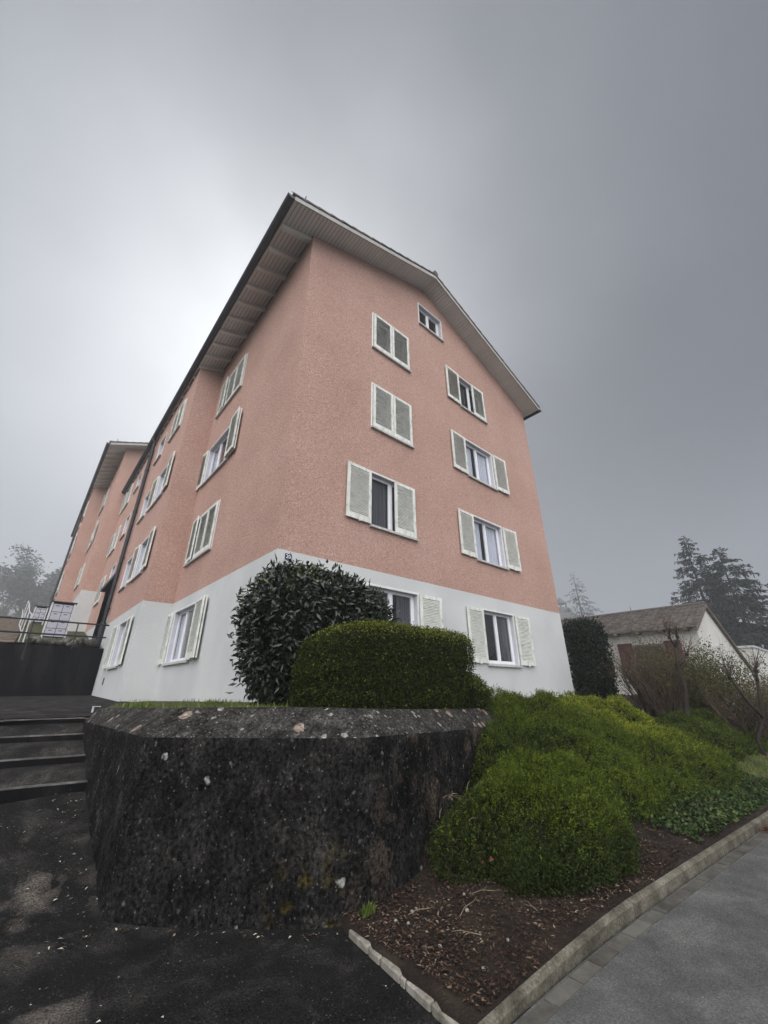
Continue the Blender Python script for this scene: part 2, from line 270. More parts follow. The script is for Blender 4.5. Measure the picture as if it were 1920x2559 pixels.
M['far_wall'] = flat('far_house_wall', (.3,.3,.29), rough=.9)
M['far_roof'] = flat('far_house_roof', (.10,.095,.09), rough=.9)
M['wood'] = mat('weathered_wood', [(.3, (.08,.062,.048)), (.7, (.17,.14,.115))], scale=6, rough=.85, stretch=(1,1,.2))

# ------------------------------------------------------------------ mesh helpers
def link(name, me, parent=None, **props):
    o = bpy.data.objects.new(name, me); COL.objects.link(o)
    if parent: o.parent = parent
    for k, v in props.items(): o[k] = v
    return o
def empty(name, loc, label, category, group=None):
    o = bpy.data.objects.new(name, None); COL.objects.link(o); o.location = loc; o.empty_display_size = .2
    o['label'] = label; o['category'] = category
    if group: o['group'] = group
    return o
def npmesh(name, V, F, m, smooth=False):
    """V (n,3), F: (k,3) or (k,4) int array"""
    V = np.asarray(V, np.float32); F = np.asarray(F, np.int32)
    me = bpy.data.meshes.new(name)
    k, s = F.shape
    me.vertices.add(len(V)); me.vertices.foreach_set('co', V.ravel())
    me.loops.add(k*s); me.loops.foreach_set('vertex_index', F.ravel())
    me.polygons.add(k); me.polygons.foreach_set('loop_start', np.arange(0, k*s, s, dtype=np.int32))
    me.polygons.foreach_set('loop_total', np.full(k, s, np.int32))
    if smooth: me.polygons.foreach_set('use_smooth', np.ones(k, bool))
    me.update(calc_edges=True); me.validate()
    for x in (m if isinstance(m, list) else [m]): me.materials.append(x)
    return me
class MB:
    """collects boxes, prisms, tubes, panels into one mesh"""
    def __init__(s): s.v = []; s.f = []; s.mi = []; s.cur = 0
    def add(s, vs, fs):
        b = len(s.v); s.v += [tuple(v) for v in vs]; s.f += [tuple(i+b for i in f) for f in fs]; s.mi += [s.cur]*len(fs); return s
    def box(s, x0, x1, y0, y1, z0, z1, T=None):
        vs = [Vector(p) for p in ((x0,y0,z0),(x1,y0,z0),(x1,y1,z0),(x0,y1,z0),(x0,y0,z1),(x1,y0,z1),(x1,y1,z1),(x0,y1,z1))]
        if T: vs = [T @ v for v in vs]
        return s.add(vs, [(0,3,2,1),(4,5,6,7),(0,1,5,4),(1,2,6,5),(2,3,7,6),(3,0,4,7)])
    def prism(s, poly, a, b):
        """poly of 3-D points extruded by vector b-a"""
        n = len(poly); d = Vector(b)-Vector(a); vs = [Vector(p) for p in poly]+[Vector(p)+d for p in poly]
        return s.add(vs, [tuple(range(n))[::-1], tuple(range(n, 2*n))]+[(i, (i+1) % n, n+(i+1) % n, n+i) for i in range(n)])
    def tube(s, pts, rad, n=6, cap=True):
        pts = [Vector(p) for p in pts]; rad = rad if hasattr(rad, '__len__') else [rad]*len(pts)
        vs = []; fs = []; ref = None
        for i, p in enumerate(pts):
            d = (pts[min(i+1, len(pts)-1)]-pts[max(i-1, 0)]).normalized()
            if ref is None: ref = d.orthogonal().normalized()
            ref = (ref - d*ref.dot(d)); ref = ref.normalized() if ref.length > 1e-6 else d.orthogonal().normalized()
            q = d.cross(ref)
            for k in range(n):
                a = 2*math.pi*k/n; vs.append(p+(ref*math.cos(a)+q*math.sin(a))*rad[i])
        for i in range(len(pts)-1):
            for k in range(n): fs.append((i*n+k, i*n+(k+1) % n, (i+1)*n+(k+1) % n, (i+1)*n+k))
        if cap: fs += [tuple(range(n))[::-1], tuple((len(pts)-1)*n+k for k in range(n))]
        return s.add(vs, fs)
    def mesh(s, name, m, smooth=False, bevel=0.0):
        me = bpy.data.meshes.new(name); me.from_pydata(s.v, [], s.f)
        for x in (m if isinstance(m, list) else [m]): me.materials.append(x)
        if isinstance(m, list): me.polygons.foreach_set('material_index', s.mi)
        bm = bmesh.new(); bm.from_mesh(me)
        bmesh.ops.recalc_face_normals(bm, faces=bm.faces)
        if bevel: bmesh.ops.bevel(bm, geom=list(bm.edges), offset=bevel, segments=2, affect='EDGES', profile=.6)
        bm.to_mesh(me); bm.free()
        if smooth: me.polygons.foreach_set('use_smooth', [True]*len(me.polygons))
        me.update(); return me
    def build(s, name, m, parent=None, smooth=False, bevel=0.0, **props):
        return link(name, s.mesh(name, m, smooth, bevel), parent, **props)
def snoise(P, f, seed=0, oct=3):
    """cheap smooth noise in [-1,1] (sum of sines), vectorised"""
    r = np.random.default_rng(seed); P = np.asarray(P, float); out = np.zeros(len(P)); a = 1.0; tot = 0
    for o in range(oct):
        for k in range(5):
            d = r.normal(size=3); d /= np.linalg.norm(d); out += a*np.sin(P@d*f*(1.0+.5*r.random())+r.random()*6.28)/2.2
        tot += a; a *= .5; f *= 2.05
    return out/tot
def gridmesh(xs, ys, fz):
    X, Y = np.meshgrid(xs, ys, indexing='ij'); Z = fz(X.ravel(), Y.ravel())
    V = np.stack([X.ravel(), Y.ravel(), Z], 1); nx, ny = len(xs), len(ys)
    i = np.arange(nx-1)[:, None]*ny+np.arange(ny-1)[None]; i = i.ravel()
    return V, np.stack([i, i+ny, i+ny+1, i+1], 1)
def sstep(a, b, x): t = np.clip((np.asarray(x, float)-a)/(b-a), 0, 1); return t*t*(3-2*t)

def leafmesh(name, B, A, L, Wd, m, fold=.25, roll=None, smooth=False):
    """B bases, A unit axes, L lengths, Wd widths -> folded two-triangle leaves"""
    n = len(B); up = rng.normal(size=(n, 3)) if roll is None else roll
    w = np.cross(A, up); w /= np.linalg.norm(w, axis=1)[:, None]+1e-9
    nn = np.cross(w, A)
    L = np.broadcast_to(L, n)[:, None]; Wd = np.broadcast_to(Wd, n)[:, None]
    mid = B+A*L*.45
    V = np.stack([B, mid+w*Wd*.5+nn*Wd*fold, B+A*L-nn*L*.08, mid-w*Wd*.5+nn*Wd*fold], 1).reshape(-1, 3)
    i = np.arange(n)*4
    F = np.concatenate([np.stack([i, i+1, i+2], 1), np.stack([i, i+2, i+3], 1)])
    return npmesh(name, V, F, m, smooth)
def sample_surface(V, F, n):
    if F.shape[1] == 4: F = np.concatenate([F[:, [0,1,2]], F[:, [0,2,3]]])
    a, b, c = V[F[:, 0]], V[F[:, 1]], V[F[:, 2]]
    N = np.cross(b-a, c-a); ar = np.linalg.norm(N, axis=1); p = ar/ar.sum()
    k = rng.choice(len(F), n, p=p); u, v = rng.random(n), rng.random(n); fl = u+v > 1; u[fl], v[fl] = 1-u[fl], 1-v[fl]
    P = a[k]+(b-a)[k]*u[:, None]+(c-a)[k]*v[:, None]; return P, N[k]/(ar[k][:, None]+1e-9)
def unit(v): return v/(np.linalg.norm(v, axis=1)[:, None]+1e-9)
def superell(c, r, p=4.0, nu=48, nv=28, amp=.05, freq=3.0, seed=1, tilt=0):
    """lumpy rounded block: verts, faces (outward)"""
    th = np.linspace(0, 2*np.pi, nu, endpoint=False); ph = np.linspace(-np.pi/2+.02, np.pi/2-.02, nv)
    T, Pp = np.meshgrid(th, ph, indexing='ij')
    d = np.stack([np.cos(Pp)*np.cos(T), np.cos(Pp)*np.sin(T), np.sin(Pp)], -1).reshape(-1, 3)
    k = (np.abs(d)**p).sum(1)**(-1/p)
    V = d*k[:, None]*np.asarray(r)
    V *= (1+amp*snoise(V, freq, seed))[:, None]
    V += np.asarray(c)
    i = np.arange(nu)[:, None]*nv+np.arange(nv-1)[None]; j = ((np.arange(nu)+1) % nu)[:, None]*nv+np.arange(nv-1)[None]
    F = np.stack([i.ravel(), j.ravel(), j.ravel()+1, i.ravel()+1], 1)
    return V, F

# ------------------------------------------------------------------ terrain functions
def yk(x): d = np.asarray(x, float)-.5; return -4.440-.0425*(d+np.sqrt(d*d+.5))     # kerb line
def drive_z(x, y):
    y = np.asarray(y, float)+.17*(np.clip(np.asarray(x, float), -8, -1)+2.0)*sstep(-3, 0, y)
    z = .29*np.clip(y+1.95, 0, 1.95)
    z = z + (1.22-.5655)*sstep(0, 1.65, y)*(y > 0)
    z = np.where(y > 1.65, 1.22+.0213*(np.clip(y, 1.65, 11.6)-1.65), z)
    k = np.clip((y+2.25)/.6, 0, 1); sm = np.where((y > -2.25) & (y < -1.65), .29*.3*k*k, z)
    return sm
def bed_z(x, y):
    x = np.asarray(x, float); y = np.asarray(y, float)
    s = sstep(.3, 2.3, x); h = np.maximum(0, y-yk(x)-.1)
    far = sstep(14, 26, x)
    slope = .075*np.minimum(h, .6)+.285*np.maximum(h-.45, 0)*(1-far*.45)
    return .052+.033*sstep(-.3,.6,x)+s*np.minimum(slope, 1.27-far*.4)+.012*snoise(np.stack([x, y, 0*x], -1).reshape(-1, 3), 5, 3).reshape(x.shape)
def terr(x, y):
    x = np.asarray(x, float); y = np.asarray(y, float)
    left = np.where(y < 11.6, drive_z(x, y), 3.0+.19*np.clip(y-13, 0, 12)+.05*np.clip(y-25, 0, 60))
    right = np.where(y < yk(x), 0, np.where(y < .2, bed_z(x, y), 1.33+.012*np.clip(y, 0, 60)-.45*sstep(14, 26, x)))
    k = sstep(2, 9, x)
    k = np.where(y > 20, sstep(6, 40, x), k)
    return left*(1-k)+right*k-.06-.30*(x < 0)*(y > -3)*(y < 2)

# ================================================================== SETTING
def axis(parts): return np.unique(np.concatenate([np.linspace(a, b, n) for a, b, n in parts]).round(4))
xs = axis([(-140, -12, 12), (-12, 16, 57), (16, 40, 13), (40, 140, 11)])
ys = axis([(-140, -12, 10), (-12, 11.5, 60), (11.56, 11.64, 2), (11.7, 40, 24), (40, 140, 10)])
V, F = gridmesh(xs, ys, terr)
link('ground', npmesh('ground', V, F, M['lawn'], True), kind='structure')
# driveway of old asphalt, climbing beside the planter up to the steps
V, F = gridmesh(axis([(-40, -8, 9), (-8, -.3, 60)]), axis([(-60, -8, 8), (-8, .02, 70)]), lambda x, y: np.minimum(drive_z(x, y), .60)+.006*snoise(np.stack([x, y, 0*x], 1), 1.5, 9)*(y > -8))
link('driveway', npmesh('driveway', V, F, M['asphalt_dark'], True), kind='structure')
V, F = gridmesh(axis([(-12, -.6, 40)]), axis([(1.66, 11.6, 30)]), lambda x, y: drive_z(x, y)+.004)
link('path', npmesh('path', V, F, M['tread'], True), kind='structure')
# grey road
xr = axis([(-.95, 20, 60), (20, 140, 20)])
Vt = np.stack([xr, yk(xr)-.02, 0*xr+.010], 1); Vb = np.stack([xr, 0*xr-40, 0*xr+.010], 1)
n = len(xr); link('road', npmesh('road', np.concatenate([Vt, Vb]), np.stack([np.arange(n-1), np.arange(n-1)+n, np.arange(1, n)+n, np.arange(1, n)], 1), M['road']), kind='structure')
# kerb stones (one run, 1 m stones with open joints)
k = MB()
def kerb_run(k, x0, x1, w, h0):
    x = x0
    while x < x1:
        L = .25 if x < .9 else 1.0
        a, b = x+(.004 if (x > .8 or x < x0+.01) else 0), min(x+L, x1)-(.004 if x > .8 else 0)
        pts = []
        for xx in (a, b):
            y = float(yk(xx)); h = .05+(h0-.05)*min(1, max(0, (xx+.9)/1.9)); pts.append([(xx, y, -.1), (xx, y, h-.018), (xx, y+.018, h), (xx, y+w-.01, h+.004), (xx, y+w, h-.01), (xx, y+w, -.1)])
        vs = pts[0]+pts[1]; m_ = len(pts[0])
        k.add(vs, [tuple(range(m_))[::-1], tuple(range(m_, 2*m_))]+[(i, (i+1) % m_, m_+(i+1) % m_, m_+i) for i in range(m_)])
        x += L
kerb_run(k, -.86, 60, .052, .095)
k.build('kerb', M['kerb'], kind='structure')
k = MB(); x = -.78
while x < 16:
    L = random.uniform(.24, .33); y0, y1 = float(yk(x)), float(yk(x+L)); z = .016+random.uniform(-.003, .004)
    if not 5.0 < x < 5.6:
        k.prism([(x+.006, y0-.04, z), (x+L-.006, y1-.04, z), (x+L-.006, y1-.128, z), (x+.006, y0-.128, z)], (0,0,0), (0,0,-.06))
    x += L
k.build('gutter', M['slab'], kind='structure')
# flower-bed soil: corner bed and the bank up to the house
V, F = gridmesh(axis([(-.80, 4, 140), (4, 30, 80)]), np.linspace(0, 1, 70), lambda x, t: 0*x)
V[:, 1] = (yk(V[:, 0])+.048)*(1-V[:, 1])+.2*V[:, 1]; V[:, 2] = bed_z(V[:, 0], V[:, 1])+.010*snoise(V, 9, 5)
V[V[:, 0] < -.635+.10*(V[:, 1]+3.24), 2] = -.06
link('flower_bed', npmesh('flower_bed', V, F, M['soil'], True), kind='structure')

# steps: asphalt treads behind stone edges, running up past the planter
prof = [(-.0, .545), (.0, .655), (.58, .775), (.58, .855), (1.13, .985), (1.13, 1.06), (1.58, 1.165), (1.58, 1.225), (1.75, 1.232)]
tr_ = MB(); ns_ = MB(); sk = .17
def sp(x, y): return y-sk*(x+2)
X0, X1 = -9.0, -1.6
for (ya, za), (yb, zb) in ((prof[1], prof[2]), (prof[3], prof[4]), (prof[5], prof[6]), (prof[7], prof[8])):
    xs_ = np.linspace(X0, X1, 40); vs = []; fs = []
    for x in xs_:
        j = random.uniform(-.012, .012)
        vs += [(x, sp(x, ya)+.07+j, za-.004+random.uniform(-.006, .002)), (x, sp(x, ya)+.13, za+.008+random.uniform(-.01, .01)), (x, sp(x, (ya+yb)/2), (za+zb)/2+.012), (x, sp(x, yb)+.02, zb)]
    for i in range(39):
        for q in range(3): fs.append((i*4+q, i*4+4+q, i*4+5+q, i*4+1+q))
    tr_.add(vs, fs)
for i in (0, 2, 4, 6):
    ya, zl = prof[i][0], prof[i][1]; zh = prof[i+1][1]
    x = X0
    while x < X1:
        L = random.uniform(.8, 1.25); b = min(x+L, X1); dz = random.uniform(-.006, .006); dy = random.uniform(-.012, .012)
        y0, y1 = sp(x, ya)+dy, sp(b, ya)+dy
        ns_.prism([(x+.005, y0, zl-.15), (x+.005, y0-.004, zh+dz-.012), (x+.005, y0+.012, zh+dz), (x+.005, y0+.075, zh+dz), (x+.005, y0+.075, zl-.15)], (x, y0, 0), (b-.005, y1, 0))
        x += L
st = MB(); st.v = tr_.v; st.f = tr_.f; st.mi = [0]*len(tr_.f)
for q, f_ in enumerate(ns_.f): st.mi.append(1 if q % 7 in (3, 4) else 2)
b_ = len(st.v); st.v = st.v+ns_.v; st.f = st.f+[tuple(a+b_ for a in f_) for f_ in ns_.f]
st.build('steps', [M['tread'], M['nosing'], M['retain']], kind='structure')
# terrace and rising path behind the dark wall
V, F = gridmesh(axis([(-12, -.85, 40)]), axis([(11.66, 30, 50)]), lambda x, y: terr(x, y)+.075+.03*snoise(np.stack([x, y, 0*x], 1), 2.5, 2))
link('terrace', npmesh('terrace', V, F, M['lawn'], True), kind='structure')
up_ = MB(); yy = 12.3; z = 3.12
path_pts = []
for i in range(28):
    z = float(terr(-5, yy))+.15
    up_.prism([(-12, yy, z), (-3.3, yy, z), (-3.3, yy+.52, z+.07), (-12, yy+.52, z+.07)], (0,0,0), (0,0,-.35)); yy += .5
up_.build('stairway', M['wood'], kind='structure')

# ================================================================== PLANTER WALL
def resample(P, d):
    P = np.array(P, float); out = [P[0]]
    for a, b in zip(P[:-1], P[1:]):
        m_ = max(1, int(np.linalg.norm((b-a)[:2])/d)); out += [a+(b-a)*(j+1)/m_ for j in range(m_)]
    return np.array(out)
# x, y, bevel-bottom z, bevel-top z, bevel width
PW = [(-2.03,1.40,1.188,1.35,.15), (-1.995,0,1.205,1.395,.2), (-1.952,-1.86,1.22,1.435,.30), (-1.925,-1.945,1.22,1.44,.31), (-1.02,-2.80,1.218,1.44,.31), (-.76,-3.02,1.214,1.438,.30),
      (-.60,-3.115,1.21,1.435,.30), (-.43,-3.15,1.205,1.43,.29), (-.2,-3.13,1.20,1.425,.28), (.1,-3.055,1.188,1.41,.27), (.45,-2.96,1.172,1.395,.26), (.9,-2.83,1.15,1.375,.25), (2.2,-2.45,1.10,1.33,.22), (3.4,-2.1,1.07,1.30,.2)]
Pw = resample(PW, .05)
T_ = np.gradient(Pw[:, :2], axis=0); T_ /= np.linalg.norm(T_, axis=1)[:, None]; Nin = np.stack([-T_[:, 1], T_[:, 0]], 1)
for _ in range(1): Nin[1:-1] = (Nin[:-2]+Nin[1:-1]+Nin[2:])/3
Nin /= np.linalg.norm(Nin, axis=1)[:, None]
rows = []
nh = 16
for j in range(nh):
    t = j/(nh-1); off = .02*t-.05*(1-t)**6*0
    rows.append(np.column_stack([Pw[:, :2]+Nin*off, -.12+(Pw[:, 2]+.12)*t]))
for j in range(1, 6):
    t = j/5; rows.append(np.column_stack([Pw[:, :2]+Nin*(.02+Pw[:, 4]*t)[:, None], Pw[:, 2]+(Pw[:, 3]-Pw[:, 2])*t]))
rows.append(np.column_stack([Pw[:, :2]+Nin*(.06+Pw[:, 4])[:, None], Pw[:, 3]+.002]))
rows.append(np.column_stack([Pw[:, :2]+Nin*(.08+Pw[:, 4])[:, None], Pw[:, 3]-.25]))
G = np.array(rows); nr, npt = G.shape[:2]
Vw = G.transpose(1, 0, 2).reshape(-1, 3)
Nd = np.repeat(np.column_stack([Nin, 0*Nin[:, 0]]), nr, 0)
Vw = Vw+Nd*(.006*snoise(Vw, 7, 11, 4)+.003*snoise(Vw, 40, 12, 2))[:, None]
i = (np.arange(npt-1)[:, None]*nr+np.arange(nr-1)[None]).ravel()
Fw = np.stack([i, i+nr, i+nr+1, i+1], 1)
me = npmesh('planter_wall', Vw, Fw, [M['wallcon'], M['coping']], False)
rowid = np.tile(np.arange(nr-1), npt-1); me.polygons.foreach_set('material_index', ((rowid >= nh-1)).astype(np.int32))
bm = bmesh.new(); bm.from_mesh(me)
for col in (0, npt-1):
    bm.verts.ensure_lookup_table(); bm.faces.new([bm.verts[col*nr+q] for q in range(nr)])
bmesh.ops.recalc_face_normals(bm, faces=bm.faces); bm.to_mesh(me); bm.free()
link('planter_wall', me, label='black lichen-spotted concrete planter wall with sloped top edge holding the hedges', category='wall')
# soil filling the planter up to the house
inner = [(float(p[0]+q[0]*(p[4]+.05)), float(p[1]+q[1]*(p[4]+.05)), float(p[3]-.035)) for p, q in zip(Pw[::6], Nin[::6])]
poly = inner+[(4.2, -1.6, 1.27), (6, -.9, 1.27), (10.4, -.2, 1.27), (10.4, .05, 1.3), (0, .05, 1.42), (0, 6.6, 1.33), (-.8, 6.62, 1.30)]
pm = bpy.data.meshes.new('planter_soil'); pm.from_pydata(poly, [], [tuple(range(len(poly)))]); pm.materials.append(M['lawn'])
bm = bmesh.new(); bm.from_mesh(pm); bmesh.ops.triangulate(bm, faces=bm.faces); bmesh.ops.recalc_face_normals(bm, faces=bm.faces); bm.to_mesh(pm); bm.free()
link('soil', pm, kind='structure')

# ================================================================== APARTMENT BUILDING
ZB = 3.905; GW = 10.43; LEN = 20.4; STEP_Y = 6.56; STEP_D = .795; SL = .395; ZE = 12.98; ZR = 12.38; XP = 4.456
def roof_z(x): return ZE+SL*x if x < XP else ZR+SL*(GW-x)
ZTOP = roof_z(XP)
bld = empty('apartment_building', (0, 0, 1.3), 'pink apartment block with white base, pale louvred shutters and blue number 20 plate', 'apartment building')
def part(name, mb, m, parent=bld, **kw):
    o = mb.build(name, m, parent, **kw)
    o.matrix_parent_inverse = Matrix.Translation(-Vector((0, 0, 1.3))) if parent is bld else Matrix.Identity(4)
    return o
# windows: (face, u0, z0, width, height, kind, shutters)  face 'g' u=x ; 'i' inner left facade, 'o' outer left facade: u = y of the near jamb
WIN = [
 ('g',2.15,10.35,1.40,1.30,'two','cc',None), ('g',2.15,7.63,1.40,1.36,'two','cc',None), ('g',2.15,4.95,1.40,1.33,'two','oc','blind'),
 ('g',2.10,2.25,1.44,1.32,'two','oo','drape'), ('g',6.03,10.36,1.40,1.33,'two','oc','drape'), ('g',6.03,7.66,1.44,1.34,'two','oo','curtain'),
 ('g',6.03,4.95,1.44,1.32,'two','oo','curtain'), ('g',6.03,2.19,1.44,1.33,'two','oo','drape'), ('g',4.16,12.86,1.13,.94,'two','',None),
 ('i',3.93,10.38,2.10,1.32,'three','ccc',None), ('i',3.97,7.66,2.12,1.36,'three','oo','curtain'), ('i',3.93,4.97,2.10,1.33,'three','ccc',None), ('i',3.97,2.25,2.12,1.33,'three','oo','curtain'),
 ('o',7.78,10.66,1.42,1.2,'two','cc',None), ('o',7.84,7.80,1.46,1.32,'two','oo','curtain'), ('o',7.84,5.02,1.46,1.30,'two','oo','curtain'), ('o',7.84,2.25,1.52,1.30,'two','oo','curtain'),
 ('o',10.55,10.72,1.1,1.08,'one','','curtain'), ('o',10.55,7.90,1.1,1.12,'one','','curtain'), ('o',10.55,5.08,1.1,1.12,'one','','curtain'),
 ('o',15.2,11.1,1.1,.9,'one','','curtain'), ('o',15.2,8.5,1.1,1.1,'one','','curtain'), ('o',15.2,6.25,1.1,.75,'one','','curtain'),
 ('o',17.9,11.15,1.5,1.2,'two','oc','curtain'), ('o',17.9,8.45,1.5,1.3,'two','oc','curtain'), ('o',17.9,5.65,1.5,1.3,'two','cc',None), ('o',17.6,3.1,.8,.7,'one','','drape')]
PORCH = (13.2, 16.3, 2.6, 5.86)
def panel(mbp, mbw, P0, ud, u0, u1, z0, z1, holes, zb=ZB, gable=False):
    """wall sheet with holes; pink above zb, white below. Returns nothing"""
    us = sorted({u0, u1, *[h[0] for h in holes], *[h[1] for h in holes]}); zs = sorted({z0, zb, z1, *[h[2] for h in holes], *[h[3] for h in holes]})
    us = [u for u in us if u0 <= u <= u1]; zs = [z for z in zs if z0 <= z <= z1]
    for a, b in zip(us[:-1], us[1:]):
        for c, d in zip(zs[:-1], zs[1:]):
            um, zm = (a+b)/2, (c+d)/2
            if any(h[0] < um < h[1] and h[2] < zm < h[3] for h in holes): continue
            vs = [Vector(P0)+Vector(ud)*u+Vector((0, 0, z)) for u, z in ((a, c), (b, c), (b, d), (a, d))]
            (mbp if zm > zb else mbw).add(vs, [(0, 1, 2, 3)])
wp, ww = MB(), MB()
H = lambda f: [(u, u+w, z, z+h) for ff, u, z, w, h, *_ in WIN if ff == f]
panel(wp, ww, (0, 0, 0), (1, 0, 0), 0, GW, -.3, ZTOP+.05, H('g'))
panel(wp, ww, (0, LEN, 0), (1, 0, 0), -STEP_D, GW, -.3, ZTOP+.05, [])
panel(wp, ww, (0, 0, 0), (0, 1, 0), 0, STEP_Y, -.3, ZE, H('i'))
panel(wp, ww, (-STEP_D, 0, 0), (0, 1, 0), STEP_Y, 12.75, -.3, ZE-SL*STEP_D, H('o'))
panel(wp, ww, (-STEP_D, 0, 0), (0, 1, 0), 12.75, LEN, -.3, ZE-SL*STEP_D, H('o')+[PORCH], zb=4.3)
panel(wp, ww, (-STEP_D, STEP_Y, 0), (1, 0, 0), 0, STEP_D, -.3, ZE, [])
panel(wp, ww, (GW, 0, 0), (0, 1, 0), 0, LEN, -.3, ZR, [])
def cut_roof(mb, name, m):
    me = mb.mesh(name, m); bm = bmesh.new(); bm.from_mesh(me); bmesh.ops.remove_doubles(bm, verts=bm.verts, dist=.0005)
    for co, no in (((0, 0, ZE), (-SL, 0, 1)), ((GW, 0, ZR), (SL, 0, 1))):
        bmesh.ops.bisect_plane(bm, geom=bm.verts[:]+bm.edges[:]+bm.faces[:], plane_co=co, plane_no=Vector(no).normalized(), clear_outer=True)
    bm.to_mesh(me); bm.free(); o = link(name, me, bld); o.matrix_parent_inverse = Matrix.Translation((0, 0, -1.3)); return o
cut_roof(wp, 'wall', M['pink'])
pl_ = part('plinth', ww, M['white'])

# --- window kit (local frame: x to the right seen from outside, -y outwards, origin at the opening's lower left)
def shutter_mesh(w, h, seed):
    r = random.Random(seed); f = MB(); t = .035; s = .075
    f.box(0, s, -t, 0, 0, h); f.box(w-s, w, -t, 0, 0, h); f.box(s, w-s, -t, 0, 0, .12); f.box(s, w-s, -t, 0, h-.08, h)
    f.box(s*.2, s*.8, -t-.012, -t, h*.46, h*.52)
    f.box(w*.5, w*.5+.03, -t-.02, 0, -.025, .0); 
    f.cur = 1; n_ = int((h-.2)/.036)
    for i in range(n_):
        z = .125+(h-.21)*i/n_; tl = r.uniform(-.004, .004)
        f.add([(s, -.012, z+.030+tl), (w-s, -.012, z+.030-tl), (w-s, -.026, z+.000), (s, -.026, z+.000),
               (s, -.010, z+.036+tl), (w-s, -.010, z+.036-tl), (w-s, -.030, z+.004), (s, -.030, z+.004)],
              [(0, 1, 2, 3), (7, 6, 5, 4), (3, 2, 6, 7), (0, 4, 5, 1)])
    return f.mesh('shutter', [M['shutter'], M['slat']])
SHUT = {}
def get_shutter(w, h, var):
    key = (round(w, 2), round(h, 2), var)
    if key not in SHUT: SHUT[key] = shutter_mesh(w, h, var)
    return SHUT[key]
def make_window(face, u0, z0, w, h, kind, sh, inside, var):
    small = face == 'g' and z0 > 12
    rev = .17
    f = MB(); tw = .045
    # surround, slightly proud of the render, mitred by butting
    f.box(-tw, 0, -.012, .02, 0, h); f.box(w, w+tw, -.012, .02, 0, h); f.box(-tw, w+tw, -.012, .02, h, h+tw)
    f.cur = 1
    for (a, b, c, d) in (((0, .02, 0), (0, rev, 0), (0, rev, h), (0, .02, h)), ((w, .02, 0), (w, .02, h), (w, rev, h), (w, rev, 0)), ((0, .02, h), (0, rev, h), (w, rev, h), (w, .02, h)), ((0, .02, 0), (w, .02, 0), (w, rev, 0), (0, rev, 0))):
        f.add([a, b, c, d], [(0, 1, 2, 3)])
    f.cur = 2
    fr = .06; y0, y1 = rev-.05, rev
    n_ = {'one': 1, 'two': 2, 'three': 3}[kind]
    f.box(0, fr, y0, y1, 0, h); f.box(w-fr, w, y0, y1, 0, h); f.box(fr, w-fr, y0, y1, 0, fr+.02); f.box(fr, w-fr, y0, y1, h-fr, h)
    cells = []; cw = (w-2*fr)/n_
    for i in range(n_):
        a = fr+cw*i; b = a+cw; 
        if i: f.box(a-.03, a+.03, y0-.012, y1, fr+.02, h-fr)
        s = .035
        f.box(a+(.03 if i else 0), a+(.03 if i else 0)+s, y0+.005, y1-.004, fr+.02, h-fr); f.box(b-(.03 if i < n_-1 else 0)-s, b-(.03 if i < n_-1 else 0), y0+.005, y1-.004, fr+.02, h-fr)
        cells.append((a+(.03 if i else 0)+s, b-(.03 if i < n_-1 else 0)-s))
    me = f.mesh('window', [M['paint'], M['reveal'], M['pvc']])
    wo_ = link('window', me, bld)
    if face == 'g': wo_.location = (u0, 0, z0-1.3)
    else: wo_.location = (0 if face == 'i' else -STEP_D, u0+w, z0-1.3); wo_.rotation_euler = (0, 0, -math.pi/2)
    for a, b in cells:
        p = MB(); p.box(a, b, rev-.03, rev-.024, fr+.02, h-fr); p.build('pane', M['glass'], wo_)
    s = MB(); s.box(-.05, w+.05, -.075, .02, -.075, -.022); s.box(0, w, .0, rev-.05, -.02, -.002) if False else None
    s.add([(-.03, -.075, -.022), (w+.03, -.075, -.022), (w+.03, .1, -.004), (-.03, .1, -.004)], [(0, 1, 2, 3)])
    s.build('sill', M['sill'], wo_)
    if inside in ('curtain', 'drape', 'blind'):
        nseg = 60; y = rev+.045; spans = [(0.02, w-.02)]
        if inside == 'curtain': spans = [(.02, w*.36), (w*.52, w-.02)] if kind != 'one' else [(.02, w-.02)]
        if inside == 'drape': spans = [(.02, w*.22), (w*.68, w-.05)]
        for a, b in spans:
            c = MB()
            q = [(a+(b-a)*i/nseg, y+(0 if inside == 'blind' else .025*math.sin(i*1.35+var)+.01*math.sin(i*.6)), z) for i in range(nseg+1) for z in (.02, h-.03)]
            c.add(q, [(2*i, 2*i+2, 2*i+3, 2*i+1) for i in range(nseg)])
            c.build('curtain', {'curtain': M['curtain'], 'drape': M['drape'], 'blind': M['drape']}[inside], wo_, smooth=True)
    # dark room behind
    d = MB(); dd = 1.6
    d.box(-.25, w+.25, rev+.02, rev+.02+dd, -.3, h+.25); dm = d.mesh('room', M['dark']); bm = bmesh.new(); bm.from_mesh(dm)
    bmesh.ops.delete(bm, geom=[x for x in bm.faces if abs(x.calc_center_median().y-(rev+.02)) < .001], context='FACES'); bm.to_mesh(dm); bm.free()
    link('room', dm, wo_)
    # shutters
    nleaf = 3 if kind == 'three' else 2
    lw = w/nleaf
    def leaf(x, y, rz=0, v=0):
        o = link('shutter', get_shutter(lw-.012, h+.02, (var+v) % 5), wo_); o.location = (x, y, -.012); o.rotation_euler = (0, 0, rz); return o
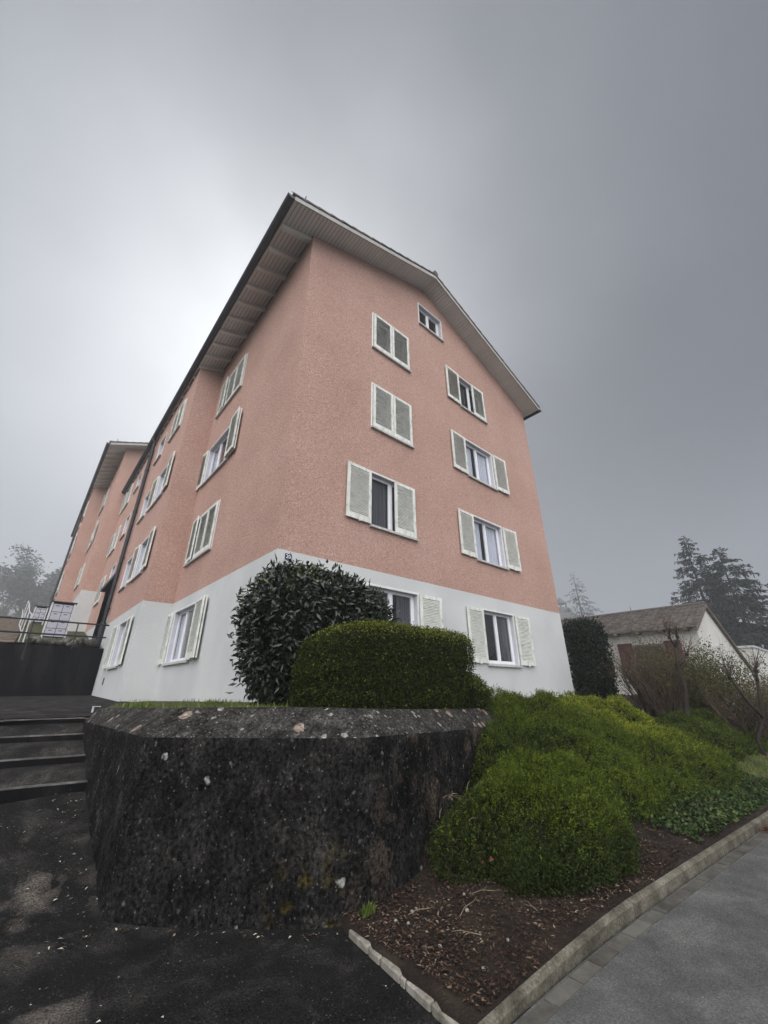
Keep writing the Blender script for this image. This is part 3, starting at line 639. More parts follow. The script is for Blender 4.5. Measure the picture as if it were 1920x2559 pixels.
    if sh == 'cc': leaf(.006, -.02); leaf(lw+.006, -.02, v=1)
    elif sh == 'ccc':
        leaf(.006, -.02, R(-5)); leaf(lw+.03, -.02, v=1); leaf(2*lw+.006, -.02, v=2)
    elif sh == 'oc': leaf(-lw-.03, -.045, R(1.5)); leaf(w-lw+.006, -.02, v=1)
    elif sh == 'oo':
        leaf(-lw-.03, -.045, R(2)); leaf(w+.03, -.035, R(-2), v=1)
        if kind == 'three': leaf(w+.045, -.085, R(-3), v=3)
    return wo_
for i, a in enumerate(WIN): make_window(*a, var=i)

# --- roof: slab, stepped tiles, soffit boards, verge, rafters, gutter, downpipe
OH_G, OH_L, OH_R = .60, .09, .26
XL, XR = -STEP_D-OH_L, GW+OH_R
YF, YB = -OH_G, LEN-.02
rb = MB()
def slope_pts(x0, x1, dz): return [(x0, roof_z(x0)+dz), (x1, roof_z(x1)+dz)]
# tiles: rows of .33 m with a 4 cm step, both slopes, in strips along Y so courses and pans read
def tile_side(mb, xe, xp, sgn):
    nrow = int(abs(xp-xe)/.34); 
    for r_ in range(nrow):
        a = xe+(xp-xe)*r_/nrow; b = xe+(xp-xe)*(r_+1)/nrow
        za, zb_ = roof_z(a)+.17+.045, roof_z(b)+.17
        mb.prism([(a-sgn*.04, YF-.05, za-.012), (b, YF-.05, zb_+.01), (b, YF-.05, zb_-.05), (a-sgn*.04, YF-.05, za-.055)], (0, YF-.05, 0), (0, YB, 0))
tile_side(rb, XL-.03, XP, 1); tile_side(rb, XR+.03, XP, -1)
rb.tube([(XP, YF-.06, ZTOP+.24), (XP, YB, ZTOP+.24)], .11, 8)
roof = part('roof', rb, M['tile'])
slab = MB()
slab.prism([(XL, YF, roof_z(XL)+.03), (XP, YF, ZTOP+.03), (XR, YF, roof_z(XR)+.03), (XR, YF, roof_z(XR)+.16), (XP, YF, ZTOP+.16), (XL, YF, roof_z(XL)+.16)], (0, YF, 0), (0, YB, 0))
sb_ = part('roof_deck', slab, M['dark'])
so_ = MB(); bw = .108
def soffit_side(xa, xb, ya, yb):
    nb = max(1, int(abs(xb-xa)/bw))
    for i in range(nb):
        a = xa+(xb-xa)*i/nb; b = xa+(xb-xa)*(i+1)/nb-.015
        so_.prism([(a, ya, roof_z(a)), (b, ya, roof_z(b)), (b, ya, roof_z(b)+.025), (a, ya, roof_z(a)+.025)], (0, ya, 0), (0, yb, 0))
soffit_side(XL, XP, YF, -.002); soffit_side(XP, XR, YF, -.002); soffit_side(XL, -.002, -.002, STEP_Y); soffit_side(XL, -STEP_D-.002, STEP_Y, YB); soffit_side(GW+.002, XR, 0, YB)
part('soffit', so_, M['soffit'])
vb = MB()
for xa, xb in ((XL, XP), (XP, XR)):
    vb.prism([(xa, YF-.03, roof_z(xa)-.03), (xb, YF-.03, roof_z(xb)-.03), (xb, YF-.03, roof_z(xb)+.12), (xa, YF-.03, roof_z(xa)+.12)], (0, YF-.03, 0), (0, YF-.002, 0))
part('verge_board', vb, M['verge'])
ya = .08
while ya < YB-.2:
    r_ = MB(); xi = 0 if ya < STEP_Y-.05 else -STEP_D
    r_.prism([(XL+.02, ya, roof_z(XL+.02)-.002), (xi-.004, ya, roof_z(xi)-.002), (xi-.004, ya, roof_z(xi)-.13), (XL+.10, ya, roof_z(XL+.10)-.13), (XL+.02, ya, roof_z(XL+.02)-.07)], (0, ya, 0), (0, ya+.11, 0))
    part('rafter', r_, M['beam']); ya += .713
def gutter(xg, zg, name):
    g = MB(); pts = [(.095*math.cos(t), .095*math.sin(t)) for t in np.linspace(math.pi*1.0, 2*math.pi, 9)]
    poly = [(xg+a, YF-.03, zg+b) for a, b in pts]+[(xg+.10, YF-.03, zg+.02), (xg+.085, YF-.03, zg+.02)]+[(xg+a*.85, YF-.03, zg+b*.85) for a, b in pts[::-1]]
    g.prism(poly, (0, YF-.03, 0), (0, YB, 0))
    g.box(xg-.09, xg+.09, YF-.034, YF-.026, zg-.02, zg+.02) if False else None
    g.prism([(xg+a, YF-.034, zg+b) for a, b in pts], (0, YF-.036, 0), (0, YF-.030, 0))
    return part('gutter', g, M['metal_dark'])
gutter(XL-.10, roof_z(XL)+.05, 'l'); gutter(XR+.10, roof_z(XR)+.06, 'r')
fb = MB(); fb.box(XL-.012, XL-.002, YF, YB, roof_z(XL)-.03, roof_z(XL)+.19); part('fascia', fb, M['metal_dark'])
dp = MB(); zt = roof_z(XL)+.02; yd = 12.75
dp.tube([(XL-.1, yd, zt), (XL-.1, yd, zt-.12), (XL-.02, yd, zt-.3), (-STEP_D-.13, yd, zt-.5), (-STEP_D-.11, yd, zt-.7), (-STEP_D-.11, yd, 2.6)], .075, 8)
for z in (4.5, 6.6, 8.7, 10.8): dp.tube([(-STEP_D-.11, yd, z), (-STEP_D-.11, yd, z+.07)], .092, 8)
dp.tube([(-STEP_D-.11, yd, 2.6), (-STEP_D-.11, yd, 4.0)], .098, 8)
part('downpipe', dp, M['metal_dark'])
lr = MB(); lr.tube([(-.62, YF+.1, roof_z(-.62)+.2), (-.60, YF-.0, roof_z(-.6)+.42)], .012, 5); lr.tube([(-1.0, YF-.02, roof_z(-1)+.24), (-.2, YF-.02, roof_z(-.2)+.24)], .008, 5)
part('lightning_rod', lr, M['metal_dark'])
cn = MB(); cn.box(-.96, -STEP_D-.003, 13.0, 16.5, 5.86, 5.97)
for a, b, c, d in (((-STEP_D, 13.2, 2.6), (.5, 13.2, 2.6), (.5, 13.2, 5.86), (-STEP_D, 13.2, 5.86)), ((-STEP_D, 16.3, 2.6), (.5, 16.3, 2.6), (.5, 16.3, 5.86), (-STEP_D, 16.3, 5.86)), ((-STEP_D, 13.2, 5.86), (.5, 13.2, 5.86), (.5, 16.3, 5.86), (-STEP_D, 16.3, 5.86)), ((.5, 13.2, 2.6), (.5, 16.3, 2.6), (.5, 16.3, 5.86), (.5, 13.2, 5.86))): cn.add([a, b, c, d], [(0, 1, 2, 3)]); cp = part('canopy', cn, M['canopy'])
cn = MB(); cn.box(-.985, -.962, 12.98, 16.52, 5.85, 6.0); cf = part('canopy_edge', cn, M['metal_dark'])
dr = MB(); dr.box(.44, .49, 13.9, 15.4, 3.0, 5.3); do_ = part('door', dr, M['reveal'])
dh = MB(); dh.tube([(.40, 14.05, 4.1), (.40, 14.05, 4.5)], .015, 6); h_ = dh.build('handle', M['galv'], do_)
vt = MB(); vt.box(-STEP_D-.012, -STEP_D-.002, 9.62, 9.76, 1.75, 1.95); part('vent', vt, M['metal_dark'])
pt = MB(); pt.box(.155, .285, -.014, -.003, 3.735, 3.845); plate = part('number_plate', pt, M['plate'], bevel=.002)
tcu = bpy.data.curves.new('number', 'FONT'); tcu.body = '20'; tcu.size = .10; tcu.align_x = 'CENTER'; tcu.align_y = 'CENTER'; tcu.extrude = .001; tcu.offset = .0008
to = bpy.data.objects.new('number_tmp', tcu); COL.objects.link(to); bpy.context.view_layer.update()
tm = bpy.data.meshes.new_from_object(to.evaluated_get(bpy.context.evaluated_depsgraph_get())); bpy.data.objects.remove(to)
tm.materials.clear(); tm.materials.append(M['digit'])
tx = link('number', tm, plate); tx.location = (.220, -.0165, 3.789); tx.rotation_euler = (math.pi/2, 0, 0)

# --- the second block, a storey higher up the slope: a copy with copies of all its parts
def dup_tree(o, parent=None):
    c = o.copy(); COL.objects.link(c)
    if parent: c.parent = parent; c.matrix_parent_inverse = o.matrix_parent_inverse.copy()
    for ch in o.children:
        if ch.name.split('.')[0] == 'number_plate': continue
        dup_tree(ch, c)
    return c
b2 = dup_tree(bld); b2.location = (-1.5, LEN, 1.3+2.66)
b2['label'] = 'farther pink apartment block higher up the slope, standing behind the white letterboxes'

# ================================================================== LEFT SIDE: dark wall, railing, letterboxes, handrail, rubble
rw = MB(); rw.box(-14, -STEP_D-.01, 11.5, 11.74, .9, 2.96); rw.box(-1.42, -STEP_D-.012, 11.44, 11.5, .9, 2.9)
rw.build('retaining_wall', M['retain'], bevel=.012, label='wet black retaining wall above the steps, left of the pink block', category='wall')
rl = empty('railing', (-3, 11.6, 2.96), 'dark two-bar steel railing along the top of the black retaining wall', 'railing')
def child(o, par): o.parent = par; o.matrix_parent_inverse = par.matrix_world.inverted() if False else Matrix.Translation(-Vector(par.location)); return o
for z, zr in ((3.735, 3.755), (3.31, 3.325)):
    m_ = MB(); m_.tube([(-14, 11.47, z), (-.84, 11.47, zr)], .027, 6); child(m_.build('rail', M['metal_dark']), rl)
for x in (-1.76, -2.95, -4.2, -5.5, -7, -8.5):
    m_ = MB(); m_.tube([(x+.02, 11.47, 2.55 if x == -2.95 else 2.9), (x-.02 if x == -2.95 else x, 11.47, 3.73)], .02, 6)
    if x == -2.95: m_.box(x-.02, x+.06, 11.47, 11.5, 2.5, 2.75)
    child(m_.build('post', M['metal_dark']), rl)
def letterboxes(loc, w, h, cols, rows_, lab):
    e_ = empty('letterbox_bank', loc, lab, 'letterboxes', 'letterbox banks beside the path')
    x, y, z = loc; leg = .28
    for sx_ in (0, w):
        p = MB(); p.box(x+sx_-.03, x+sx_+.03, y-.03, y+.3, z-.3, z+h+.06); child(p.build('post', M['galv']), e_)
    t = MB(); t.box(x-.06, x+w+.06, y-.08, y+.36, z+h+.06, z+h+.10); child(t.build('top', M['metal_dark']), e_)
    b_ = MB(); b_.box(x+.032, x+w-.032, y+.01, y+.29, z+leg, z+h+.03); child(b_.build('case', M['dark']), e_)
    cw, rh = (w-.08)/cols, (h-leg)/rows_
    for i in range(cols):
        for j in range(rows_):
            a = x+.04+cw*i; c = z+leg+rh*j
            p = MB(); p.box(a+.008, a+cw-.008, y-.015, y+.008, c+.012, c+rh-.008); o = child(p.build('letterbox', M['box_white'], bevel=.002), e_)
            q = MB(); q.box(a+.09, a+.2, y-.019, y-.0155, c+rh-.09, c+rh-.065); s_ = q.build('slot', M['dark'], o)
letterboxes((-2.60, 14.0, 3.2), .71, 1.52, 2, 4, 'nearer bank of white letterboxes on posts, above the railing by the pink block')
letterboxes((-3.12, 23.0, 4.75), .52, 1.05, 2, 3, 'smaller, farther bank of white letterboxes up the path, left of the nearer one')
hr = empty('handrail', (-3.2, 11.9, 3.0), 'pale galvanised handrail climbing beside the path left of the letterboxes', 'handrail')
pts = [(-3.05, 11.8, 3.05), (-3.08, 11.8, 3.95), (-3.2, 14.2, 4.35), (-3.35, 18.0, 5.2), (-3.5, 22.0, 5.95)]
m_ = MB(); m_.tube(pts, .022, 6); child(m_.build('rail', M['galv']), hr)
m_ = MB(); m_.tube([(-3.2, 11.9, 3.4), (-3.35, 14.2, 3.85), (-3.45, 18, 4.7), (-3.6, 22, 5.5)], .018, 6); child(m_.build('rail', M['galv']), hr)
for x, y in ((-3.2, 14.2), (-3.35, 18), (-3.5, 22)):
    m_ = MB(); zt_ = float(np.interp(y, [14.2, 18, 22], [4.35, 5.2, 5.95])); m_.tube([(x, y, zt_-1.1), (x, y, zt_)], .02, 6); child(m_.build('post', M['galv']), hr)
def rockmesh(r, seed, m, flatn=.7):
    V, F = superell((0, 0, 0), (r, r*.8, r*flatn), p=2.6, nu=14, nv=9, amp=.34, freq=2.2/r, seed=seed); return npmesh('rock', V, F, m, False)
RK = [rockmesh(.16, s, M['rock']) for s in range(4)]
for i in range(48):
    x = random.uniform(-3.0, -1.05); y = random.uniform(11.85, 13.7); o = link('rock', RK[i % 4]); o.location = (x, y, float(terr(x, y))+.12+.12*random.random()*(y < 12.6)); s_ = random.uniform(.5, 1.3); o.scale = (s_, s_, s_); o.rotation_euler = (0, 0, random.uniform(0, 6))
    if x > -1.6: o.location.z += .06
    o['label'] = 'grey rubble stone on the terrace edge below the letterboxes'; o['category'] = 'rock'; o['group'] = 'rubble stones on the terrace'
sk_ = MB(); sk_.box(-1.78, -1.755, 2.75, 2.78, 1.2, 1.345); sk_.box(-1.755, -1.66, 2.75, 2.78, 1.333, 1.345)
sk_.build('marker_stake', M['galv'], label='small white bent stake at the left end of the planter wall', category='stake')

# ================================================================== PLANTING
def shrub(name, V, F, n, L, Wd, m, label, cat, out=.9, jit=.7, m2=None, frac2=0.0, sel2=None, upb=.25, core=.9, stem=None, depth=.06, par_extra=None):
    c = V.mean(0); zmin = V[:, 2].min()
    e_ = empty(name, (float(c[0]), float(c[1]), float(zmin)), label, cat)
    inv = Matrix.Translation(-Vector(e_.location))
    Vc = c+(V-c)*core; co = link('dark_core', npmesh('dark_core', Vc, F, M['core'], True), e_); co.matrix_parent_inverse = inv  # added solid dark core filling the shrub behind its leaves
    P, N = sample_surface(V, F, n)
    P = P+N*(rng.normal(size=n)*depth-depth*.3)[:, None]
    A = unit(N*out+rng.normal(size=(n, 3))*jit+np.array([0, 0, upb]))
    Ls = L*rng.uniform(.6, 1.25, n); Ws = Wd*rng.uniform(.7, 1.2, n)
    k2 = np.zeros(n, bool)
    if m2 is not None: k2 = (rng.random(n) < frac2*np.ones(n)) if sel2 is None else (rng.random(n) < sel2(P, N))
    roll = unit(N+rng.normal(size=(n, 3))*.5)
    f_ = link('foliage', leafmesh('foliage', P[~k2], A[~k2], Ls[~k2], Ws[~k2], m, roll=roll[~k2]), e_); f_.matrix_parent_inverse = inv
    if k2.any():
        f2 = link('young_leaves', leafmesh('young_leaves', P[k2], A[k2], Ls[k2], Ws[k2], m2, roll=roll[k2]), e_); f2.matrix_parent_inverse = inv
    return e_, inv
# laurel
V, F = superell((.56, -.82, 2.33), (1.25, .60, 1.00), p=3.2, amp=.06, freq=3.2, seed=4)
V[:, 0] += np.where(V[:, 2] < 2.0, .18*(2.0-V[:, 2])*(V[:, 0] < .5), 0)
V[:, 2] += -.16*np.clip(V[:, 0]-.4, 0, 2)**1.6*(V[:, 2] > 2.4)
V[:, 2] = np.maximum(V[:, 2], 1.30)
e_, inv = shrub('laurel_bush', V, F, 13000, .105, .043, M['laurel'], 'tall dark glossy laurel bush with big leaves against the white corner of the pink block', 'bush',
    out=.55, jit=.5, upb=-.2, depth=.07, core=.86, m2=M['laurel_new'], sel2=lambda P, N: .07*(N[:, 2] > .35)+.35*((P[:, 2] > 3.1) & (N[:, 2] > .5) & (np.abs(P[:, 0]+.05) < .25))*.5)
# spiky top shoots
n = 150; k0 = rng.random((n, 1)); sx_ = -.55+2.1*rng.random(n)
B = np.stack([sx_, -.85+.5*(rng.random(n)-.5), 3.22-.11*np.clip(sx_-.4, 0, 2)**1.5+.04*rng.normal(size=n)], 1)
A = unit(np.stack([rng.normal(size=n)*.5, rng.normal(size=n)*.5, .9+0*sx_], 1))
o = link('top_shoots', leafmesh('top_shoots', B, A, .15*rng.uniform(.7, 1.3, n), .038, M['laurel']), e_); o.matrix_parent_inverse = inv
# clipped box hedge
V, F = superell((1.12, -1.84, 1.83), (1.45, .44, .59), p=6.5, nu=64, amp=.03, freq=2.5, seed=6)
V[:, 2] -= np.where(V[:, 2] > 1.9, .30*np.clip(.45-V[:, 0], 0, 1)**1.3, 0)
V[:, 0] -= np.clip((V[:, 0]-1.5)/1.0, 0, 1)*.62*np.clip(1.95-V[:, 2], 0, .7)
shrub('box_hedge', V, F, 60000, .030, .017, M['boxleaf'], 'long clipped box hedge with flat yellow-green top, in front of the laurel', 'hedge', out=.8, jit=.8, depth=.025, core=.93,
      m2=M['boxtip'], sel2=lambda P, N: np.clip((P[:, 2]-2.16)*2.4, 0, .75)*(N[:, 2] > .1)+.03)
V, F = superell((2.80, -1.70, 1.46), (.41, .40, .38), p=2.3, amp=.06, freq=4, seed=8)
shrub('box_ball', V, F, 12000, .032, .017, M['boxleaf'], 'small round box ball at the right end of the clipped hedge', 'bush', out=.8, jit=.8, depth=.025, core=.92,
      m2=M['boxtip'], sel2=lambda P, N: .35*(N[:, 2] > .2)+.03)

# spreading ground-cover mounds on the bank
def mound(cx, cy, rx, ry, rot, h, q=3.0, seed=0, n=46, bumps=.08, lift=lambda x, y: 0*x):
    """height-field cushion over the bank; rim drops to the soil"""
    a = np.linspace(0, 2*np.pi, 84, endpoint=False); r = np.linspace(0, 1, n)**.8
    Rr, Aa = np.meshgrid(r, a, indexing='ij')
    rim = 1+.10*np.sin(3*Aa+seed)+.06*np.sin(5*Aa+2*seed)+.04*np.sin(9*Aa+seed*3)
    ux, uy = Rr*np.cos(Aa)*rx*rim, Rr*np.sin(Aa)*ry*rim
    c, s = math.cos(rot), math.sin(rot); X = (cx+ux*c-uy*s).ravel(); Y = (cy+ux*s+uy*c).ravel()
    Z = bed_z(X, Y)+lift(X, Y)+h*(np.clip(1-Rr.ravel()**q, 0, 1))**.55
    P = np.stack([X, Y, Z], 1)
    Z += bumps*snoise(P, 2.6, seed+20, 2)*np.clip(1.4-Rr.ravel(), 0, 1)*2-.02
    Z += .055*snoise(P*np.array([.7, 1.5, 1]), 8, seed+33, 3)*np.clip(1.3-Rr.ravel(), 0, 1)
    P[:, 2] = Z; na = len(a)
    i = np.arange(n-1)[:, None]*na+np.arange(na)[None]; j = np.arange(n-1)[:, None]*na+((np.arange(na)+1) % na)[None]
    return P, np.stack([i.ravel(), i.ravel()+na, j.ravel()+na, j.ravel()], 1)
def cover(name, V, F, n, label, newf, seed, leaf=.026, darkf=None, cat='shrub'):
    """cushion shrub: sprigs of small leaves over a dark inner mound"""
    c = V.mean(0); e_ = empty(name, (float(c[0]), float(c[1]), float(V[:, 2].min())), label, cat); inv = Matrix.Translation(-Vector(e_.location))
    Vc = V.copy(); Vc[:, 2] -= .13
    o = link('dark_core', npmesh('dark_core', Vc, F, M['core'], True), e_); o.matrix_parent_inverse = inv
    P, N = sample_surface(V, F, n); N[N[:, 2] < 0] *= -1
    hgt = .5+.5*snoise(P, 5, seed+40, 3)
    P = P+N*((hgt-.5)*.26+rng.normal(size=n)*.02)[:, None]
    D = unit(N*.75+rng.normal(size=(n, 3))*.42+np.array([.0, -.12, .35]))       # sprig directions
    m_ = 8; Ls = rng.uniform(.05, .105, n)
    t = np.tile(np.linspace(.1, 1, m_), n); B = np.repeat(P, m_, 0)+np.repeat(D*Ls[:, None], m_, 0)*t[:, None]
    A = unit(np.repeat(D, m_, 0)*.7+rng.normal(size=(n*m_, 3))*.75)
    L = leaf*rng.uniform(.7, 1.25, n*m_)*(1.05-.35*t)
    nf = np.repeat(newf(P, N) > rng.random(n), m_) & (t > .3)
    of = np.repeat((darkf(P, N) if darkf else 0*hgt) > rng.random(n), m_) & ~nf
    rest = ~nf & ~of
    for k_, nm, mm in ((rest, 'foliage', M['cover']), (nf, 'young_leaves', M['cover_new']), (of, 'shade_dark_leaves', M['cover_shade_dark'])):
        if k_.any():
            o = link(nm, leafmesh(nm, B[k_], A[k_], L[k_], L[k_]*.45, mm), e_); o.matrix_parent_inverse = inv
    return e_
V1, F1 = mound(1.75, -3.55, 1.32, .70, R(6), .40, q=2.4, seed=1, bumps=.11)
cover('groundcover_shrub', V1, F1, 15000, 'nearest low green cushion shrub beside the planter wall, just behind the bark-covered soil', lambda P, N: 0*P[:, 0], 1, darkf=lambda P, N: np.clip(1.0-P[:, 2]*1.3, .08, .9)+.25*(P[:, 0] < 1.1)+.45*(N[:, 2] < .45))  # darker leaves low down and on steep sides paint in the self-shading
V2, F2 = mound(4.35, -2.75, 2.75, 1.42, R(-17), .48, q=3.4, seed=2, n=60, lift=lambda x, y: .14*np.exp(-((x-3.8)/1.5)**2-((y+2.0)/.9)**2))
cover('groundcover_shrub', V2, F2, 26000, 'widest low green cushion shrub on the bank, below the white wall', lambda P, N: np.clip(.0+1.0*np.exp(-((P[:, 1]+2.9-.0*(P[:, 0]-6))/.75)**2)*sstep(5.0, 6.2, P[:, 0])*.8, 0, .85), 2, darkf=lambda P, N: .3*(P[:, 0] < 3)+.08+.5*np.exp(-((P[:, 1]+3.05)/.35)**2)*(P[:, 0] < 3.6)+.35*(N[:, 2] < .5))  # band of darker leaves paints the shaded gap behind the nearest cushion
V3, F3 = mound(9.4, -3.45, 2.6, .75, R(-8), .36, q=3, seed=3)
cover('groundcover_shrub', V3, F3, 14000, 'farthest low green cushion shrub, at the right edge below the bare twiggy bushes', lambda P, N: 0*P[:, 0], 3, leaf=.034, darkf=lambda P, N: .5+0*P[:, 0])
V4, F4 = mound(7.6, -1.75, 1.9, .75, R(-12), .34, q=3, seed=4)
cover('groundcover_shrub', V4, F4, 9000, 'yellow-green cushion shrub along the bank top beside the dark column bush', lambda P, N: .55+0*P[:, 0], 4, leaf=.034)
# straggly dry stems where the nearest cushion meets the wall
sb2 = MB()
for i in range(70):
    x, y = random.uniform(.55, 1.25), random.uniform(-3.35, -2.95); z = float(bed_z(x, y))+random.uniform(.05, .5)
    a = random.uniform(0, 6.28); p0 = Vector((x, y, z)); d = Vector((math.cos(a), math.sin(a)-.5, random.uniform(-.6, .9)))*random.uniform(.06, .13)
    sb2.tube([p0, p0+d*.5+Vector((0, 0, .02)), p0+d], [.004, .0035, .002], 4, False)
sb2.build('dry_stems', M['twig_pale'], label='tangle of pale dry stems against the right side of the planter wall', category='dry stems', kind='stuff')

# dark evergreen column
V, F = superell((11.45, -.25, 2.25), (.50, .50, 1.42), p=6, nu=40, nv=30, amp=.05, freq=2.5, seed=12)
e_, inv = shrub('column_bush', V, F, 13000, .095, .055, M['holly'], 'narrow near-black clipped evergreen column right of the pink block', 'bush', out=.5, jit=.7, depth=.07, core=.86)
m_ = MB()
for dx, dy in ((-.3, -.3), (.1, -.4), (.35, .1)): m_.tube([(11.5+dx, -.25+dy, .6), (11.5+dx*.8, -.25+dy*.8, 1.2)], .03, 6)
o = m_.build('stem', M['bark'], e_); o.matrix_parent_inverse = inv

# bare twiggy shrubs and pollarded trees on the right
def grow(mb, p, d, L, r, depth, tips, spread=.5, gravity=.0, kids=(2, 4), seg=4, upw=.15, rnd=random):
    pts = [p]; rad = [r]; dd = d.normalized()
    for i in range(seg):
        dd = (dd+Vector((rnd.gauss(0, .13), rnd.gauss(0, .13), rnd.gauss(0, .08)+upw*.3-gravity))).normalized()
        pts.append(pts[-1]+dd*L/seg); rad.append(r*(1-.55*(i+1)/seg))
    mb.tube(pts, rad, 5 if r > .02 else 4 if r > .008 else 3, False)
    if depth == 0: tips.append((pts[-1], dd)); tips.append((pts[-2], dd)); return
    for k_ in range(rnd.randint(*kids)):
        i = rnd.randint(1, seg); nd_ = (dd+Vector((rnd.gauss(0, spread), rnd.gauss(0, spread), rnd.gauss(0, spread*.6)+upw))).normalized()
        grow(mb, pts[i], nd_, L*rnd.uniform(.5, .8), rad[i]*.62, depth-1, tips, spread, gravity, kids, seg, upw, rnd)
def leaf_at(tips, n, spread, L, Wd, m, name, par, inv):
    T = np.array([t[0] for t in tips]); k_ = rng.integers(0, len(T), n); B = T[k_]+rng.normal(size=(n, 3))*spread
    A = unit(rng.normal(size=(n, 3))+np.array([0, 0, .4])); o = link(name, leafmesh(name, B, A, L*rng.uniform(.6, 1.3, n), Wd, m), par); o.matrix_parent_inverse = inv
def twiggy(x, y, h, nst, label, leaves, seed, spread=.55, rr=.6):
    rnd = random.Random(seed); z = float(bed_z(x, y)); e_ = empty('twiggy_shrub', (x, y, z), label, 'shrub', 'bare shrubs on the bank'); inv = Matrix.Translation(-Vector(e_.location))
    mb = MB(); tips = []
    for i in range(nst):
        a = rnd.uniform(0, 6.28); q = rnd.uniform(.1, 1)
        grow(mb, Vector((x+rr*.35*q*math.cos(a), y+rr*.35*q*math.sin(a), z-.05)), Vector((math.cos(a)*spread*q, math.sin(a)*spread*q, 1)), h*rnd.uniform(.5, .68), rnd.uniform(.014, .026), 2, tips, .38, 0, (4, 6), 5, .14, rnd)
    o = mb.build('stems', M['twig_red'], e_); o.matrix_parent_inverse = inv
    if leaves: leaf_at(tips, leaves, .15, .06, .032, M['bud'], 'leaves', e_, inv)
    return tips
twiggy(10.4, -2.0, 1.85, 30, 'bare red-twigged shrub next to the dark column bush', 300, 21)
twiggy(11.0, -3.0, 1.65, 28, 'bushy shrub with fresh olive leaves, left of the pollarded trunk', 5200, 22)
twiggy(12.3, -3.2, 1.7, 28, 'dense leafy shrub around the pollarded trunk', 5400, 23)
twiggy(12.9, -4.0, 1.55, 26, 'twiggy shrub right of the pollarded trunk', 2600, 24)
twiggy(13.6, -4.55, 1.45, 22, 'smallest bare shrub at the right edge, near the white garage', 300, 25)
twiggy(12.6, -1.6, 2.05, 26, 'tallest red-twigged shrub in front of the maroon shutters', 500, 26)
twiggy(9.9, -2.55, 1.7, 24, 'tangled brown twiggy shrub directly behind the dark pollarded trunk', 1200, 27)
twiggy(10.7, -3.95, 1.45, 24, 'tan twiggy shrub left of the curved pollarded trunk, in front of the gable', 1300, 28)
twiggy(11.7, -2.3, 1.95, 26, 'high thin-twigged shrub reaching up to the bungalow eaves', 900, 29)
def pollard(x, y, path, forks, label, seed, rad0=.055):
    rnd = random.Random(seed); z = float(bed_z(x, y)); e_ = empty('pollarded_tree', (x, y, z), label, 'tree', 'pollarded trees on the bank'); inv = Matrix.Translation(-Vector(e_.location))
    t = MB(); tw = MB(); tips = []
    P = [Vector((x+a, y+b, z+c)) for a, b, c in path]; P = [a+Vector((rnd.gauss(0, .05), rnd.gauss(0, .05), 0))*(i > 0) for i, a in enumerate(P)]; t.tube(P, [rad0*(1-.3*i/(len(P)-1)) for i in range(len(P))], 8)
    for i0, d, L in forks:
        p0 = P[i0]; p1 = p0+Vector(d)*L*.5+Vector((0, 0, .05)); p2 = p0+Vector(d)*L+Vector((0, 0, L*.35)); t.tube([p0, p1, p2], [.032, .028, .025], 7)
        t.tube([p2-Vector((0, 0, .03)), p2+Vector((0, 0, .05))], [.034, .044], 7)
        for k_ in range(16): grow(tw, p2+Vector((0, 0, .03)), Vector((rnd.gauss(0, .55), rnd.gauss(0, .55), 1)), rnd.uniform(.3, .6), .008, 1, tips, .3, 0, (1, 2), 4, .1, rnd)
    o = t.build('trunk', M['bark'], e_, smooth=True); o.matrix_parent_inverse = inv
    o = tw.build('shoots', M['twig_red'], e_); o.matrix_parent_inverse = inv
pollard(9.5, -3.2, [(-.25, .15, -.05), (-.05, .05, .45), (.02, 0, 1.0), (.0, -.05, 1.55), (.05, -.1, 2.0)], [(4, (.35, -.3, .6), .25), (4, (-.3, .3, .7), .22), (3, (.7, -.5, .3), .4)], 'dark knobbly pollarded trunk standing tallest amid the shrubs', 31)
pollard(9.8, -4.35, [(-.15, .1, -.05), (-.08, .05, .35), (.07, -.07, .75), (.13, -.13, 1.15), (.12, -.12, 1.5)], [(4, (.1, -.2, .7), .2), (2, (-.35, .4, .75), .75)], 'curved forked pollarded trunk at the right edge before the bungalow gable', 32, .040)
# low dark undergrowth beneath the shrubs
for (x, y, r_, s_) in ((10.6, -2.9, .75, 41), (12.0, -3.9, .8, 42), (13.3, -4.9, .7, 43)):
    z = float(bed_z(x, y)); V, F = superell((x, y, z+.15), (r_, r_*.7, .42), p=2.2, nu=30, nv=16, amp=.18, freq=3, seed=s_)
    shrub('undergrowth_bush', V, F, 3500, .06, .03, M['boxleaf'], {41: 'low dark bush at the foot of the red-twigged shrub', 42: 'low dark bush at the foot of the pollarded trunk', 43: 'low dark bush at the right edge under the curved pollard'}[s_], 'bush', depth=.08, core=.75, jit=1)

